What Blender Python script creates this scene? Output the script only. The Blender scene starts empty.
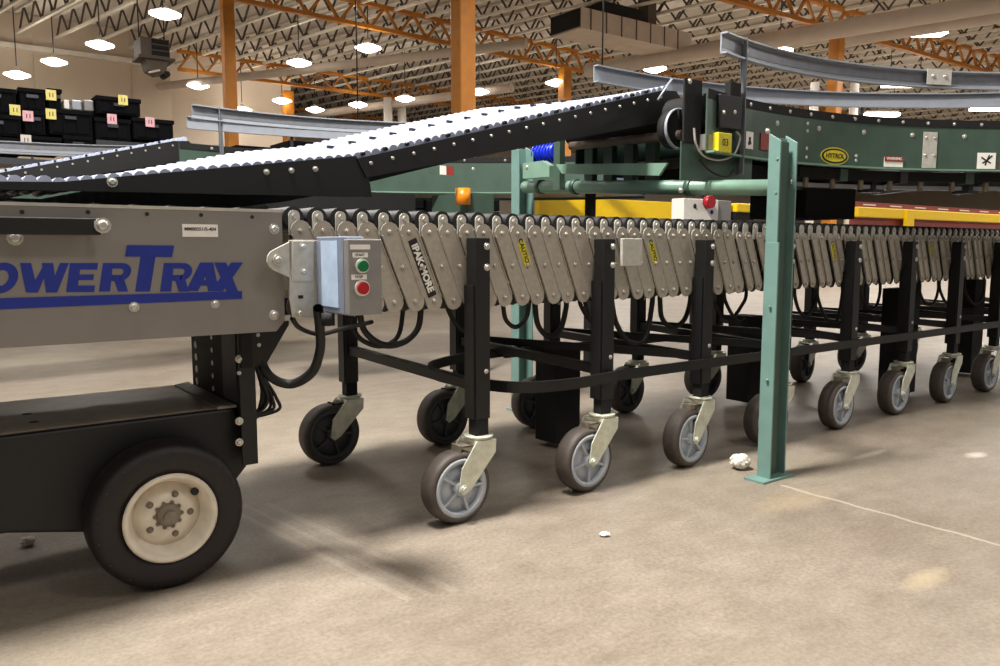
import bpy, bmesh, math, random
from mathutils import Vector, Matrix
random.seed(4)
S = bpy.context.scene
COL = S.collection
PI = math.pi
R = math.radians
V = Vector

# ------------------------------------------------------------------ camera
F = 790.0; H = 0.8
PITCH = math.atan(86 / F); YAW = R(53.4)
fw = V((math.cos(YAW) * math.cos(PITCH), math.sin(YAW) * math.cos(PITCH), -math.sin(PITCH)))
rt = V((math.sin(YAW), -math.cos(YAW), 0)); up = rt.cross(fw)
cd = bpy.data.cameras.new('camera'); cam = bpy.data.objects.new('camera', cd); COL.objects.link(cam)
cam.location = (0, 0, H)
cam.rotation_euler = Matrix((rt, up, -fw)).transposed().to_euler()
cd.sensor_width = 36; cd.lens = F * 36 / 1000; cd.clip_start = 0.05; cd.clip_end = 300
S.camera = cam

def at(px, py, x=None, y=None, z=None):
    d = fw + rt * ((px - 500) / F) - up * ((py - 333) / F)
    if x is not None: t = x / d.x
    elif y is not None: t = y / d.y
    else: t = (z - H) / d.z
    return V((0, 0, H)) + d * t

# ------------------------------------------------------------------ materials
def lin(c): return tuple(((v / 255) / 12.92 if v / 255 <= .04045 else ((v / 255 + .055) / 1.055) ** 2.4) for v in c)
M = {}
def mat(name, rgb, rough=.5, metal=0., var=.12, scale=30., bump=0., emit=0., spec=.5, stretch=None):
    m = bpy.data.materials.new(name); m.use_nodes = True; M[name] = m
    nt = m.node_tree; b = nt.nodes['Principled BSDF']; c = lin(rgb)
    b.inputs['Roughness'].default_value = rough; b.inputs['Metallic'].default_value = metal
    b.inputs['Specular IOR Level'].default_value = spec
    tc = nt.nodes.new('ShaderNodeTexCoord'); n = nt.nodes.new('ShaderNodeTexNoise')
    n.inputs['Scale'].default_value = scale; n.inputs['Detail'].default_value = 6
    src = tc.outputs['Object']
    if stretch:
        mp = nt.nodes.new('ShaderNodeMapping'); mp.inputs['Scale'].default_value = stretch
        nt.links.new(src, mp.inputs['Vector']); src = mp.outputs['Vector']
    nt.links.new(src, n.inputs['Vector'])
    r = nt.nodes.new('ShaderNodeValToRGB')
    r.color_ramp.elements[0].position = .3; r.color_ramp.elements[1].position = .7
    r.color_ramp.elements[0].color = (*[v * (1 - var) for v in c], 1)
    r.color_ramp.elements[1].color = (*[min(1, v * (1 + var)) for v in c], 1)
    nt.links.new(n.outputs['Fac'], r.inputs['Fac']); nt.links.new(r.outputs['Color'], b.inputs['Base Color'])
    if bump:
        bp = nt.nodes.new('ShaderNodeBump'); bp.inputs['Strength'].default_value = bump; bp.inputs['Distance'].default_value = .002
        nt.links.new(n.outputs['Fac'], bp.inputs['Height']); nt.links.new(bp.outputs['Normal'], b.inputs['Normal'])
    if emit:
        b.inputs['Emission Color'].default_value = (*c, 1); b.inputs['Emission Strength'].default_value = emit
    return m
mat('panel_grey', (130, 125, 119), .42, .15, .05, 8)
mat('panel_edge', (190, 184, 172), .4, .2)
mat('plate_zinc', (176, 169, 157), .42, .35, .1, 60)
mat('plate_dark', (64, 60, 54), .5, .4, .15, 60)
mat('tab_steel', (190, 187, 178), .35, .2, .1, 60)
mat('black_paint', (8, 8, 9), .5, 0, .25, 20)
mat('black_matte', (5, 5, 6), .8, 0, .25, 20)
mat('rubber', (14, 13, 13), .6, 0, .2, 40, .2)
mat('tread', (74, 66, 60), .6, 0, .15, 50)
mat('tyre', (22, 14, 13), .6, 0, .35, 60, .2)
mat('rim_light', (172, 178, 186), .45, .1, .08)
mat('rim_shaded', (74, 76, 80), .5, .1, .1)  # far-row wheels: their shade is put into a darker rim colour
mat('zinc_fork', (214, 216, 198), .34, .3, .15, 40)
mat('bolt_steel', (205, 202, 194), .3, .6, .05)
mat('white_rim', (216, 206, 188), .5, 0, .12, 25, .2)
mat('rust_grey', (128, 118, 104), .6, .3, .25, 60)
mat('green', (64, 84, 73), .42, .1, .1, 12)
mat('green_light', (116, 148, 130), .4, .1, .08, 12)
mat('green_post', (108, 140, 133), .4, .1, .1, 12)
mat('roller_white', (168, 176, 198), .38, .0, .12, 9)
mat('rail_alu', (158, 163, 172), .35, .2, .06, 20)
mat('rail_dark', (64, 66, 72), .4, .5, .06, 20)
mat('blue_letter', (20, 40, 132), .45, 0, .06)
mat('white', (232, 228, 220), .5, 0, .04)
mat('ink', (22, 22, 24), .6)
mat('yellow', (255, 208, 10), .42, 0, .06)
mat('yellow_label', (206, 190, 30), .5, 0, .15, 120)
mat('orange_steel', (184, 116, 28), .5, 0, .12, 6)
mat('amber', (220, 130, 20), .35, 0, .1)
mat('red', (170, 20, 34), .35)
mat('red_dull', (140, 52, 44), .5, 0, .2, 40)
mat('pink', (222, 170, 178), .6)
mat('btn_green', (0, 106, 60), .35)
mat('box_silver', (160, 172, 196), .3, .55, .06)
mat('box_grey', (140, 138, 136), .4, .25, .05)
mat('blue_motor', (16, 44, 190), .35, .1)
mat('pale_blue', (178, 200, 226), .5)
mat('belt', (16, 16, 18), .6)
mat('wall_beige', (204, 188, 168), .85, 0, .04, 1.5)
mat('wall_bright', (240, 226, 208), .85, 0, .04, 1.5)
mat('deck', (206, 197, 186), .85, 0, .15, 3, stretch=(1, .1, 1))
mat('joist', (228, 220, 206), .6, 0, .1, 5)
mat('web_dark', (78, 68, 60), .7)
mat('duct', (196, 182, 168), .6, .1, .08, 5)
mat('pipe', (206, 192, 178), .55, 0, .06, 4)
mat('heater_brown', (88, 76, 66), .6, .1, .15)
mat('crate', (5, 5, 9), .85, 0, .3, 20, spec=.15)
mat('note_yellow', (222, 208, 120), .6)
mat('paper', (214, 206, 198), .8, 0, .1, 200)
mat('rock', (214, 202, 190), .9, 0, .6, 120, .5)
mat('lamp_house', (220, 214, 204), .4, .3)
mat('lamp_glow', (255, 246, 232), .5, emit=9.)
mat('rail_grey', (120, 123, 130), .4, .3)
mat('wire', (40, 36, 34), .6)

# floor: worn polished concrete with one saw-cut joint and pale patches
def floor_mat():
    m = bpy.data.materials.new('concrete_floor'); m.use_nodes = True; nt = m.node_tree; N = nt.nodes; L = nt.links
    b = N['Principled BSDF']; tc = N.new('ShaderNodeTexCoord')
    def noise(s, d=6, rough=.55, st=None):
        n = N.new('ShaderNodeTexNoise'); n.inputs['Scale'].default_value = s; n.inputs['Detail'].default_value = d; n.inputs['Roughness'].default_value = rough
        src = tc.outputs['Object']
        if st:
            mp = N.new('ShaderNodeMapping'); mp.inputs['Scale'].default_value = st; L.new(src, mp.inputs[0]); src = mp.outputs[0]
        L.new(src, n.inputs['Vector']); return n
    def ramp(n, stops):
        r = N.new('ShaderNodeValToRGB'); e = r.color_ramp.elements
        while len(e) < len(stops): e.new(.5)
        for k, (p, c) in enumerate(stops): e[k].position = p; e[k].color = (*lin(c), 1)
        L.new(n.outputs['Fac'], r.inputs['Fac']); return r
    def mix(t, fac, a, c):
        x = N.new('ShaderNodeMix'); x.data_type = 'RGBA'; x.blend_type = t
        if isinstance(fac, float): x.inputs[0].default_value = fac
        else: L.new(fac, x.inputs[0])
        L.new(a, x.inputs[6])
        if isinstance(c, tuple): x.inputs[7].default_value = (*lin(c), 1)
        else: L.new(c, x.inputs[7])
        return x.outputs[2]
    big = ramp(noise(1.3, 8, .6), [(.3, (140, 130, 119)), (.52, (152, 143, 132)), (.72, (160, 151, 141))])
    mid = ramp(noise(7, 10, .7, (1, 1.6, 1)), [(.3, (214, 208, 200)), (.7, (252, 249, 244))])
    fine = ramp(noise(90, 4, .7), [(.3, (212, 210, 206)), (.65, (255, 255, 255))])
    c = mix('MULTIPLY', 1., big.outputs[0], mid.outputs[0]); c = mix('MULTIPLY', 1., c, fine.outputs[0])
    green = ramp(noise(.9, 5), [(.48, (0, 0, 0)), (.62, (90, 90, 90))])
    c = mix('MIX', green.outputs[0], c, (150, 148, 122))
    sep = N.new('ShaderNodeSeparateXYZ'); L.new(tc.outputs['Object'], sep.inputs[0])
    def mth(op, a, v=None, v2=None):
        x = N.new('ShaderNodeMath'); x.operation = op
        if isinstance(a, float): x.inputs[0].default_value = a
        else: L.new(a, x.inputs[0])
        if v is not None:
            if isinstance(v, float): x.inputs[1].default_value = v
            else: L.new(v, x.inputs[1])
        return x.outputs[0]
    wob = noise(9, 6)
    xx = mth('ADD', sep.outputs[0], mth('MULTIPLY', wob.outputs['Fac'], .03))
    for cx, w, k in ((2.325, .007, .38), (-1.6, .006, .6), (6.3, .006, .6)):
        d = mth('ABSOLUTE', mth('SUBTRACT', xx, cx)); f = mth('LESS_THAN', d, w); f = mth('MULTIPLY', f, k)
        f = mth('MULTIPLY', f, mth('LESS_THAN', mth('ABSOLUTE', mth('SUBTRACT', sep.outputs[1], .2)), 1.32))
        c = mix('MIX', f, c, (206, 192, 176))
    # pale dried spills, plus a dark patch painting in the control station's shadow
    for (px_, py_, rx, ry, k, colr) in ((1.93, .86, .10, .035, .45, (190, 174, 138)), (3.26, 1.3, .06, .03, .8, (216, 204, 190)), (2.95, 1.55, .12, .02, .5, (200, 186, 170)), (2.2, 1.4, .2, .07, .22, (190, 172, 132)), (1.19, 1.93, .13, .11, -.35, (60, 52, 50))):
        dx = mth('DIVIDE', mth('SUBTRACT', sep.outputs[0], px_), rx); dy = mth('DIVIDE', mth('SUBTRACT', sep.outputs[1], py_), ry)
        d = mth('ADD', mth('MULTIPLY', dx, dx), mth('MULTIPLY', dy, dy))
        n2 = noise(34, 8, .9); d = mth('ADD', d, mth('MULTIPLY', n2.outputs['Fac'], 3.2))
        cl = N.new('ShaderNodeMapRange'); cl.inputs['From Min'].default_value = 3.0; cl.inputs['From Max'].default_value = 1.4; L.new(d, cl.inputs['Value'])
        f = mth('MULTIPLY', cl.outputs[0], abs(k))
        c = mix('MIX', f, c, colr)
    # rubber scuff tracks left by casters
    for (cx, cy, ang, w, k) in ((.80, 1.95, 82, .010, .12), (.85, 1.95, 82, .008, .1), (.91, 1.93, 82, .012, .1)):
        a = R(ang); dx = mth('SUBTRACT', sep.outputs[0], cx); dy = mth('SUBTRACT', sep.outputs[1], cy)
        u = mth('ADD', mth('MULTIPLY', dx, -math.sin(a)), mth('MULTIPLY', dy, -math.cos(a)))
        v = mth('ADD', mth('MULTIPLY', dx, math.cos(a)), mth('MULTIPLY', dy, -math.sin(a)))
        f = mth('MULTIPLY', mth('LESS_THAN', mth('ABSOLUTE', u), w), k)
        f = mth('MULTIPLY', f, mth('LESS_THAN', mth('ABSOLUTE', v), .45))
        f = mth('MULTIPLY', f, mth('ADD', noise(20, 6, .8).outputs['Fac'], .4))
        c = mix('MIX', f, c, (205, 194, 178))
    L.new(c, b.inputs['Base Color'])
    rr = N.new('ShaderNodeMapRange'); rr.inputs['To Min'].default_value = .38; rr.inputs['To Max'].default_value = .62
    L.new(noise(3, 8, .7).outputs['Fac'], rr.inputs['Value']); L.new(rr.outputs[0], b.inputs['Roughness'])
    bp = N.new('ShaderNodeBump'); bp.inputs['Strength'].default_value = .18; bp.inputs['Distance'].default_value = .002
    L.new(noise(60, 8, .7).outputs['Fac'], bp.inputs['Height']); L.new(bp.outputs[0], b.inputs['Normal'])
    return m
M['floor'] = floor_mat()

# ------------------------------------------------------------------ mesh builder
class MB:
    def __init__(s): s.v = []; s.f = []; s.sm = []
    def add(s, vs, fs, smooth=False):
        o = len(s.v); s.v += [tuple(v) for v in vs]; s.f += [tuple(i + o for i in f) for f in fs]; s.sm += [smooth] * len(fs); return s
    def box(s, x0, x1, y0, y1, z0, z1):
        vs = [(x, y, z) for z in (z0, z1) for x, y in ((x0, y0), (x1, y0), (x1, y1), (x0, y1))]
        return s.add(vs, [(3, 2, 1, 0), (4, 5, 6, 7), (0, 1, 5, 4), (1, 2, 6, 5), (2, 3, 7, 6), (3, 0, 4, 7)])
    def bar(s, p, q, w, h, upv=(0, 0, 1)):       # rectangular bar from p to q
        p = V(p); q = V(q); d = (q - p).normalized(); u = V(upv)
        if abs(d.dot(u)) > .98: u = V((1, 0, 0))
        a = d.cross(u).normalized() * (w / 2); b = a.cross(d).normalized() * (h / 2)
        vs = [c + i * a + j * b for c in (p, q) for i, j in ((-1, -1), (1, -1), (1, 1), (-1, 1))]
        return s.add(vs, [(3, 2, 1, 0), (4, 5, 6, 7), (0, 1, 5, 4), (1, 2, 6, 5), (2, 3, 7, 6), (3, 0, 4, 7)])
    def cyl(s, p, q, r, n=16, r2=None, smooth=True):
        p = V(p); q = V(q); d = (q - p).normalized(); r2 = r if r2 is None else r2
        a = d.orthogonal().normalized(); b = d.cross(a)
        vs = [c + rr * (math.cos(2 * PI * i / n) * a + math.sin(2 * PI * i / n) * b) for c, rr in ((p, r), (q, r2)) for i in range(n)]
        s.add(vs, [(i, (i + 1) % n, n + (i + 1) % n, n + i) for i in range(n)], smooth)
        o = len(s.v) - 2 * n
        s.f += [tuple(o + i for i in reversed(range(n))), tuple(o + n + i for i in range(n))]; s.sm += [False, False]; return s
    def tube(s, pts, r, n=8):
        pts = [V(p) for p in pts]; rings = []; prev = None
        for i, p in enumerate(pts):
            d = (pts[min(i + 1, len(pts) - 1)] - pts[max(i - 1, 0)]).normalized()
            if prev is None: a = d.orthogonal().normalized()
            else: a = (prev - d * prev.dot(d)).normalized()
            prev = a; b = d.cross(a)
            rings += [p + r * (math.cos(2 * PI * k / n) * a + math.sin(2 * PI * k / n) * b) for k in range(n)]
        fs = [(i * n + k, i * n + (k + 1) % n, (i + 1) * n + (k + 1) % n, (i + 1) * n + k) for i in range(len(pts) - 1) for k in range(n)]
        s.add(rings, fs, True); return s
    def lathe(s, prof, c, axis=(0, 1, 0), n=32):       # prof = [(radius, along axis)], closed profile loop
        c = V(c); d = V(axis).normalized(); a = d.orthogonal().normalized(); b = d.cross(a); m = len(prof)
        vs = [c + d * h + r * (math.cos(2 * PI * i / n) * a + math.sin(2 * PI * i / n) * b) for i in range(n) for r, h in prof]
        return s.add(vs, [(i * m + j, ((i + 1) % n) * m + j, ((i + 1) % n) * m + (j + 1) % m, i * m + (j + 1) % m) for i in range(n) for j in range(m)], True)
    def prism(s, poly, ext):                          # poly: 3-D points, extruded by vector
        e = V(ext); n = len(poly); vs = [V(p) for p in poly] + [V(p) + e for p in poly]
        return s.add(vs, [tuple(range(n)), tuple(n + i for i in reversed(range(n)))] + [((i + 1) % n, i, n + i, n + (i + 1) % n) for i in range(n)])
    def arc(s, cx, cy, r0, r1, a0, a1, z0, z1, n=40):   # box section swept on an arc; angle from +Y towards +X
        vs = []
        for i in range(n + 1):
            a = R(a0 + (a1 - a0) * i / n)
            for r, z in ((r0, z0), (r1, z0), (r1, z1), (r0, z1)): vs.append((cx + r * math.sin(a), cy + r * math.cos(a), z))
        fs = [(i * 4 + k, i * 4 + (k + 1) % 4, i * 4 + 4 + (k + 1) % 4, i * 4 + 4 + k) for i in range(n) for k in range(4)]
        return s.add(vs, fs + [(3, 2, 1, 0), tuple(n * 4 + k for k in range(4))])
    def build(s, name, m, parent=None, org=None, bevel=0):
        o3 = V(org) if org is not None else (V(parent['org']) if parent is not None and 'org' in parent else V((0, 0, 0)))
        me = bpy.data.meshes.new(name)
        me.from_pydata([V(v) - o3 for v in s.v], [], s.f)
        me.polygons.foreach_set('use_smooth', s.sm)
        bm = bmesh.new(); bm.from_mesh(me); bmesh.ops.recalc_face_normals(bm, faces=bm.faces); bm.to_mesh(me); bm.free()
        me.materials.append(M[m] if isinstance(m, str) else m)
        o = bpy.data.objects.new(name, me); COL.objects.link(o)
        if parent is not None: o.parent = parent; o['org'] = list(o3)
        else: o.location = o3; o['org'] = list(o3)
        if bevel:
            b = o.modifiers.new('bevel', 'BEVEL'); b.width = bevel; b.segments = 2; b.limit_method = 'ANGLE'
        return o
def tag(o, label, cat, group=None, kind=None):
    o['label'] = label; o['category'] = cat
    if group: o['group'] = group
    if kind: o['kind'] = kind
    return o
def thing(name, org, label, cat, group=None):
    o = bpy.data.objects.new(name, None); o.empty_display_size = .1; COL.objects.link(o)
    o.location = org; o['org'] = list(org); return tag(o, label, cat, group)
KIDS = {}
def copy_tree(o, parent=None):
    c = o.copy(); COL.objects.link(c)
    if parent is not None: c.parent = parent
    for ch in [x for x in list(bpy.data.objects) if x.parent == o]: copy_tree(ch, c)
    return c
def struct(o): o['kind'] = 'structure'; return o
bolt_mesh = {}
def bolt(parent, p, r=.008, n=(0, -1, 0), h=None, m='bolt_steel', name='bolt'):
    """one domed bolt head as its own part"""
    key = (round(r, 4), m)
    if key not in bolt_mesh:
        b = MB(); h = r * .6
        b.cyl((0, 0, -.004), (0, 0, h * .45), r * 1.25, 10); b.cyl((0, 0, h * .45), (0, 0, h * 1.1), r * .95, 8, r * .55)
        me = bpy.data.meshes.new(name); me.from_pydata(b.v, [], b.f); me.polygons.foreach_set('use_smooth', b.sm); me.materials.append(M[m]); bolt_mesh[key] = me
    o = bpy.data.objects.new(name, bolt_mesh[key]); COL.objects.link(o); o.parent = parent
    o.location = V(p) - V(parent['org']); o.rotation_euler = V(n).to_track_quat('Z', 'Y').to_euler(); o['org'] = list(p)
    return o
def text(parent, s, c, size, right, upv, m, bold=.0, name='lettering'):
    cu = bpy.data.curves.new(name, 'FONT'); cu.body = s; cu.size = size; cu.align_x = 'CENTER'; cu.align_y = 'CENTER'; cu.extrude = .0004; cu.offset = bold
    t = bpy.data.objects.new(name, cu); COL.objects.link(t)
    bpy.context.view_layer.update()
    me = bpy.data.meshes.new_from_object(t.evaluated_get(bpy.context.evaluated_depsgraph_get())); me.name = name
    bpy.data.objects.remove(t); me.materials.clear(); me.materials.append(M[m])
    o = bpy.data.objects.new(name, me); COL.objects.link(o); o.parent = parent
    a = V(right).normalized(); b = V(upv).normalized(); n = a.cross(b)
    o.matrix_local = Matrix.Translation(V(c) - V(parent['org'])) @ Matrix((a, b, n)).transposed().to_4x4()
    return o

# ------------------------------------------------------------------ setting
struct(MB().box(-14, 62, -14, 36, -.1, 0).build('floor', 'floor'))
T4 = math.tan(R(4)); JT = -.2
ZB = 5.85; ZT = 6.35                     # joist bottom and top
struct(MB().box(-14, 62, -3, 36, ZT + .02, ZT + .12).build('ceiling', 'deck'))
w = MB()
w.box(-14, 5.85, 22.6, 22.9, 0, ZT)
struct(w.build('wall_left', 'wall_beige'))
struct(MB().box(5.85, 9.6, 23.6, 23.9, 0, ZT).build('wall_back', 'wall_bright'))
struct(MB().box(9.6, 62, 35.7, 36, 0, ZT).build('wall_far', 'wall_bright'))
struct(MB().box(61.7, 62, -3, 36, 0, ZT).build('wall_right', 'wall_beige'))
m = MB()
for x in (-1.5, .6, 2.7, 4.9): m.box(x, x + .05, 22.56, 22.6, 0, ZT)
struct(m.build('trim_1', 'wall_beige'))
struct(MB().box(-14, 5.85, 22.45, 22.6, 5.5, 5.62).build('trim_2', 'joist'))

# bar joists (run away from the camera) : one object each
GJ = 'bar joists carrying the roof deck'
k = 0
def joist(x0, y0, y1):
    m = MB(); f = lambda y, z: (x0 + (y - 21) * JT, y, z)
    for (z, dx) in ((ZB, .03), (ZT - .02, .03)):
        m.bar(f(y0, z), f(y1, z), .07, .05)
    y = y0; t = 0; st = .36
    w = MB()
    while y + st < y1:
        a, b = (ZB, ZT) if t % 2 == 0 else (ZT, ZB)
        w.bar(f(y, a), f(y + st, b), .035, .035); y += st; t += 1
    o = m.build('roof_joist', 'joist', None, (x0 + (y0 - 21) * JT, y0, ZB))
    w.build('joist_web', 'web_dark', o)
    tag(o, 'pale open-web bar joist running under the roof deck', 'joist', GJ)
xj = 1.0
JX = []
while xj < 44: JX.append(xj); xj += .82 if xj < 20 else 1.25
for x in JX:
    joist(x, max(4.0, 19 - x * .7), 22.4 if x < 5.8 else (23.5 if x < 9.6 else 34))

# orange girder trusses
def girder(x0, y0, x1, z0, label, yy=None):
    m = MB(); f = lambda x, z: (x, y0 + (x - x0) * .07 * (1 if yy is None else yy), z)
    m.bar(f(x0, z0), f(x1, z0), .11, .08); m.bar(f(x0, z0 + .46), f(x1, z0 + .46), .11, .08)
    w = MB(); x = x0; t = 0
    while x + .36 < x1:
        a, b = (z0, z0 + .46) if t % 2 == 0 else (z0 + .46, z0)
        w.bar(f(x, a), f(x + .36, b), .05, .05); x += .36; t += 1
    o = m.build('roof_girder', 'orange_steel', None, (x0, y0, z0)); w.build('girder_web', 'orange_steel', o)
    tag(o, label, 'roof girder', 'orange roof girders')
girder(-2, 14.75, 44, 5.4, 'orange steel truss girder crossing behind the left and middle orange columns')
girder(8.2, 9.9, 30, 5.4, 'orange steel truss girder at the top right, over the column with two white pipes', -.3)
girder(5.9, 22.0, 44, 5.4, 'thin distant orange truss girder starting beside the hanging heater', .3)
girder(10, 28, 46, 5.3, 'farthest orange truss girder, low behind the middle lamps', .2)

# orange columns
def column(x, y, w, top, label):
    m = MB(); m.box(x - w / 2, x + w / 2, y - w / 2, y + w / 2, 0, top)
    o = m.build('roof_column', 'orange_steel', None, (x, y, 0), .02)
    tag(o, label, 'column')
column(4.93, 15.0, .21, 5.3, 'orange steel column at the left, next to the bright beige wall')
column(6.66, 9.87, .27, 6.3, 'thickest orange steel column, rising behind the middle of the roller ramp')
column(13.6, 15.55, .25, 5.3, 'short-looking orange column behind the round lamp right of the thick column')
column(15.9, 9.55, .24, 5.3, 'orange steel column between two white pipes above the curved green conveyor')
column(9.1, 22.6, .28, 5.3, 'small distant orange column right of the left orange column')
for dx, lb in ((-.42, 'left white pipe beside the right orange column'), (.42, 'right white pipe beside the right orange column')):
    p = V((15.9, 9.55, 0)) + rt * dx
    tag(MB().cyl((p.x, p.y, 0), (p.x, p.y, 4.25), .09, 14).build('riser_pipe', 'white', None, (p.x, p.y, 0)), lb, 'pipe')
p = V((17.3, 22.6, 0)) 
for i, (pp, lb) in enumerate(((388, 'left white riser pipe far behind the ramp'), (402, 'right white riser pipe far behind the ramp'))):
    q = at(pp, 110, y=21.3)
    tag(MB().cyl((q.x, q.y, 0), (q.x, q.y, 5.2), .13, 14).build('riser_pipe', 'white', None, (q.x, q.y, 0)), lb, 'pipe')

# long pipes and the box duct under the roof
def longpipe(a, b, r, label, m='pipe'):
    tag(MB().cyl(a, b, r, 18).build('roof_pipe', m, None, a), label, 'pipe')
longpipe((13.3, 14.4, 5.0), (15.75, 5.6, 5.05), .17, 'wide pale duct pipe crossing above the curved rail to the top right')
longpipe((15.5, 9.1, 4.98), (16.4, 6.0, 5.0), .14, 'shorter pale pipe below the wide one at the right edge')
longpipe((4.2, 25, 5.0), (10.8, 13.6, 5.1), .1, 'pale pipe rising from the left orange column toward the middle column')
longpipe((9.8, 26, 4.95), (13.4, 17.5, 5.1), .12, 'pale pipe behind the round lamps left of the thick column')
t = thing('box_duct', (10.9, 12, 5.05), 'beige rectangular duct with dark grille ends hanging at top centre', 'duct')
m = MB(); m.box(10.9, 14.2, 12, 12.9, 5.1, 5.5); m.build('duct_body', 'duct', t)
for i in range(7): MB().box(11.15 + i * .43, 11.17 + i * .43, 11.985, 12, 5.09, 5.51).build('duct_seam', 'heater_brown', t)
g = MB(); g.box(10.86, 10.90, 12.02, 12.88, 5.13, 5.47); g.build('intake_grille', 'black_matte', t)
MB().box(11.5, 12.7, 12.0, 12.6, 5.5, 5.72).build('intake_grille', 'black_matte', t)
MB().box(12.9, 13.15, 12.1, 12.4, 5.5, 6.3).build('duct_hanger', 'heater_brown', t)

# unit heater
hx, hy = 3.62, 15.0
t = thing('unit_heater', (hx, hy, 4.2), 'brown louvred unit heater hanging from the roof at the left', 'heater')
m = MB(); m.box(hx - .34, hx + .3, hy - .3, hy + .35, 4.0, 4.42); m.build('casing', 'heater_brown', t, bevel=.01)
for i in range(3): MB().box(hx - .1, hx + .27, hy - .33, hy - .3, 4.04 + i * .13, 4.13 + i * .13).build('louvre', 'black_matte', t)
MB().box(hx - .4, hx + .4, hy - .36, hy + .36, 3.94, 4.0).build('mounting_tray', 'web_dark', t)
m = MB(); m.prism([(hx - .25, hy - .28, 3.94), (hx + .25, hy - .28, 3.94), (hx + .2, hy - .28, 3.66), (hx + .02, hy - .28, 3.62), (hx - .18, hy - .28, 3.7)], (0, .5, 0)); m.build('air_hood', 'heater_brown', t)
MB().cyl((hx + .22, hy - .3, 3.64), (hx + .22, hy + .1, 3.64), .07).build('fan_motor', 'black_matte', t)
MB().bar((hx - .2, hy - .32, 3.62), (hx + .05, hy - .32, 3.7), .05, .04).build('air_vane', 'pipe', t)
for dx in (-.3, .26): MB().cyl((hx + dx, hy, 4.42), (hx + dx, hy, 7.0), .015, 6).build('hanger_rod', 'wire', t)
t.scale = (.74, .74, .74)

# high-bay lamps
def area(p, power, size=.5, col=(1, .955, .90)):
    l = bpy.data.lights.new('lamp_light', 'AREA'); l.shape = 'DISK'; l.size = size; l.energy = power; l.color = col
    o = bpy.data.objects.new('lamp_light', l); COL.objects.link(o); o.location = p; return o
lamps = [(165, 13, 'largest round lamp at the top left'), (100, 44, 'round lamp right above the black crates gap'), (54, 61, 'round lamp second from the left edge'), (17, 74, 'round lamp nearest the left edge'),
         (198, 85, 'round lamp in front of the bright wall'), (299, 62, 'round lamp right of the left orange column, higher one'), (368, 47, 'round lamp left of the thick orange column, highest one'),
         (282, 100, 'small round lamp low beside the left orange column'), (242, 109, 'small round lamp touching the left orange column'), (315, 109, 'tiny round lamp low between two columns'), (358, 104, 'small round lamp above the distant rail'),
         (405, 98, 'round lamp just left of the thick orange column'), (479, 91, 'round lamp just right of the thick orange column'), (556, 82, 'round lamp crossing the short orange column'), (655, 68, 'round lamp above the top end of the ramp'), (780, 50, 'round lamp behind the start of the near guard rail')]
for i, (a, b, lb) in enumerate(lamps):
    p = at(a, b, z=4.98)
    if p.y > 22 and p.x < 6: p = at(a, b, y=21.5)
    if p.y > 33: p = at(a, b, y=32)
    if p.x > 5.8 and p.x < 9.6 and p.y > 23.3: p = at(a, b, y=22.9)
    t = thing('high_bay_lamp', p, lb + ', hanging from the roof', 'lamp', 'round high-bay lamps')
    m = MB(); m.lathe([(0.0, .055), (.1, .05), (.27, -.01), (.27, -.03), (.1, -.1), (0, -.115)], p, (0, 0, 1), 36); m.build('lens', 'lamp_glow', t)
    m = MB(); m.lathe([(0.0, .13), (.05, .13), (.06, .09), (.12, .055), (0, .055)], p, (0, 0, 1), 16); m.build('housing', 'lamp_house', t)
    m = MB(); m.cyl(p + V((0, 0, .18)), (p.x, p.y, 6.3), .012, 6); m.build('cord', 'wire', t)
for a, b, lb in ((923, 33, 'bright strip lamp at the upper right corner'), (905, 85, 'strip lamp below the near guard rail splice'), (881, 115, 'small strip lamp just over the green conveyor edge'), (990, 109, 'strip lamp at the right edge over the green conveyor')):
    p = at(a, b, z=4.98)
    t = thing('strip_lamp', p, lb, 'lamp', 'strip lamps at the right'); L_ = .42 if b < 60 else .55
    MB().bar(p - rt * L_, p + rt * L_, .3, .08).build('lens', 'lamp_glow', t)
    MB().bar(p - rt * (L_ - .04) + V((0, 0, .08)), p + rt * (L_ - .04) + V((0, 0, .08)), .2, .07).build('housing', 'lamp_house', t)
    m = MB()
    for s in (-1, 1): m.cyl(p + rt * L_ * .7 * s + V((0, 0, .1)), p + rt * L_ * .7 * s + V((0, 0, 1.3)), .01, 6)
    m.build('cord', 'wire', t)

for a, b, y, lb in ((602, 90, 8, 'thin black cable hanging from the box duct'), (358, 120, 12, 'thin black cable hanging left of the thick column')):
    p = at(a, b, y=y)
    tag(MB().cyl(p, (p.x, p.y, 6.3), .012, 6).build('hanging_cable', 'wire', None, p), lb, 'cable')

# ------------------------------------------------------------------ powered end unit at the left
PY = 1.85
u = thing('powered_conveyor_unit', (0.1, 2.25, 0), 'grey conveyor drive unit with blue lettering on a black wheeled base', 'conveyor')
m = MB(); m.prism([(-1.6, PY, .605), (.70, PY, .597), (.722, PY, .622), (.722, PY, .882), (-1.6, PY, .882)], (0, .02, 0)); m.build('side_panel', 'panel_grey', u, bevel=.001)
m = MB(); m.prism([(-1.6, 2.7, .605), (.722, 2.7, .6), (.722, 2.7, .882), (-1.6, 2.7, .882)], (0, .02, 0)); m.build('side_panel', 'panel_grey', u)
MB().box(-1.6, .722, PY - .001, PY + .035, .882, .889).build('top_flange', 'panel_edge', u)
MB().box(-1.6, .70, PY + .02, 2.7, .62, .84).build('belly_pan', 'black_matte', u)
for i in range(22):
    x = -1.0 + i * .078
    MB().cyl((x, PY + .04, .868), (x, 2.69, .868), .026, 14).build('roller', 'belt', u)
for px_, py_ in ((22, 212), (88, 212), (147, 214), (201, 215), (252, 217)):
    p = at(px_, py_, y=PY); MB().cyl((p.x, PY - .0012, p.z), (p.x, PY + .001, p.z), .0045, 12).build('hole', 'ink', u)
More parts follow.
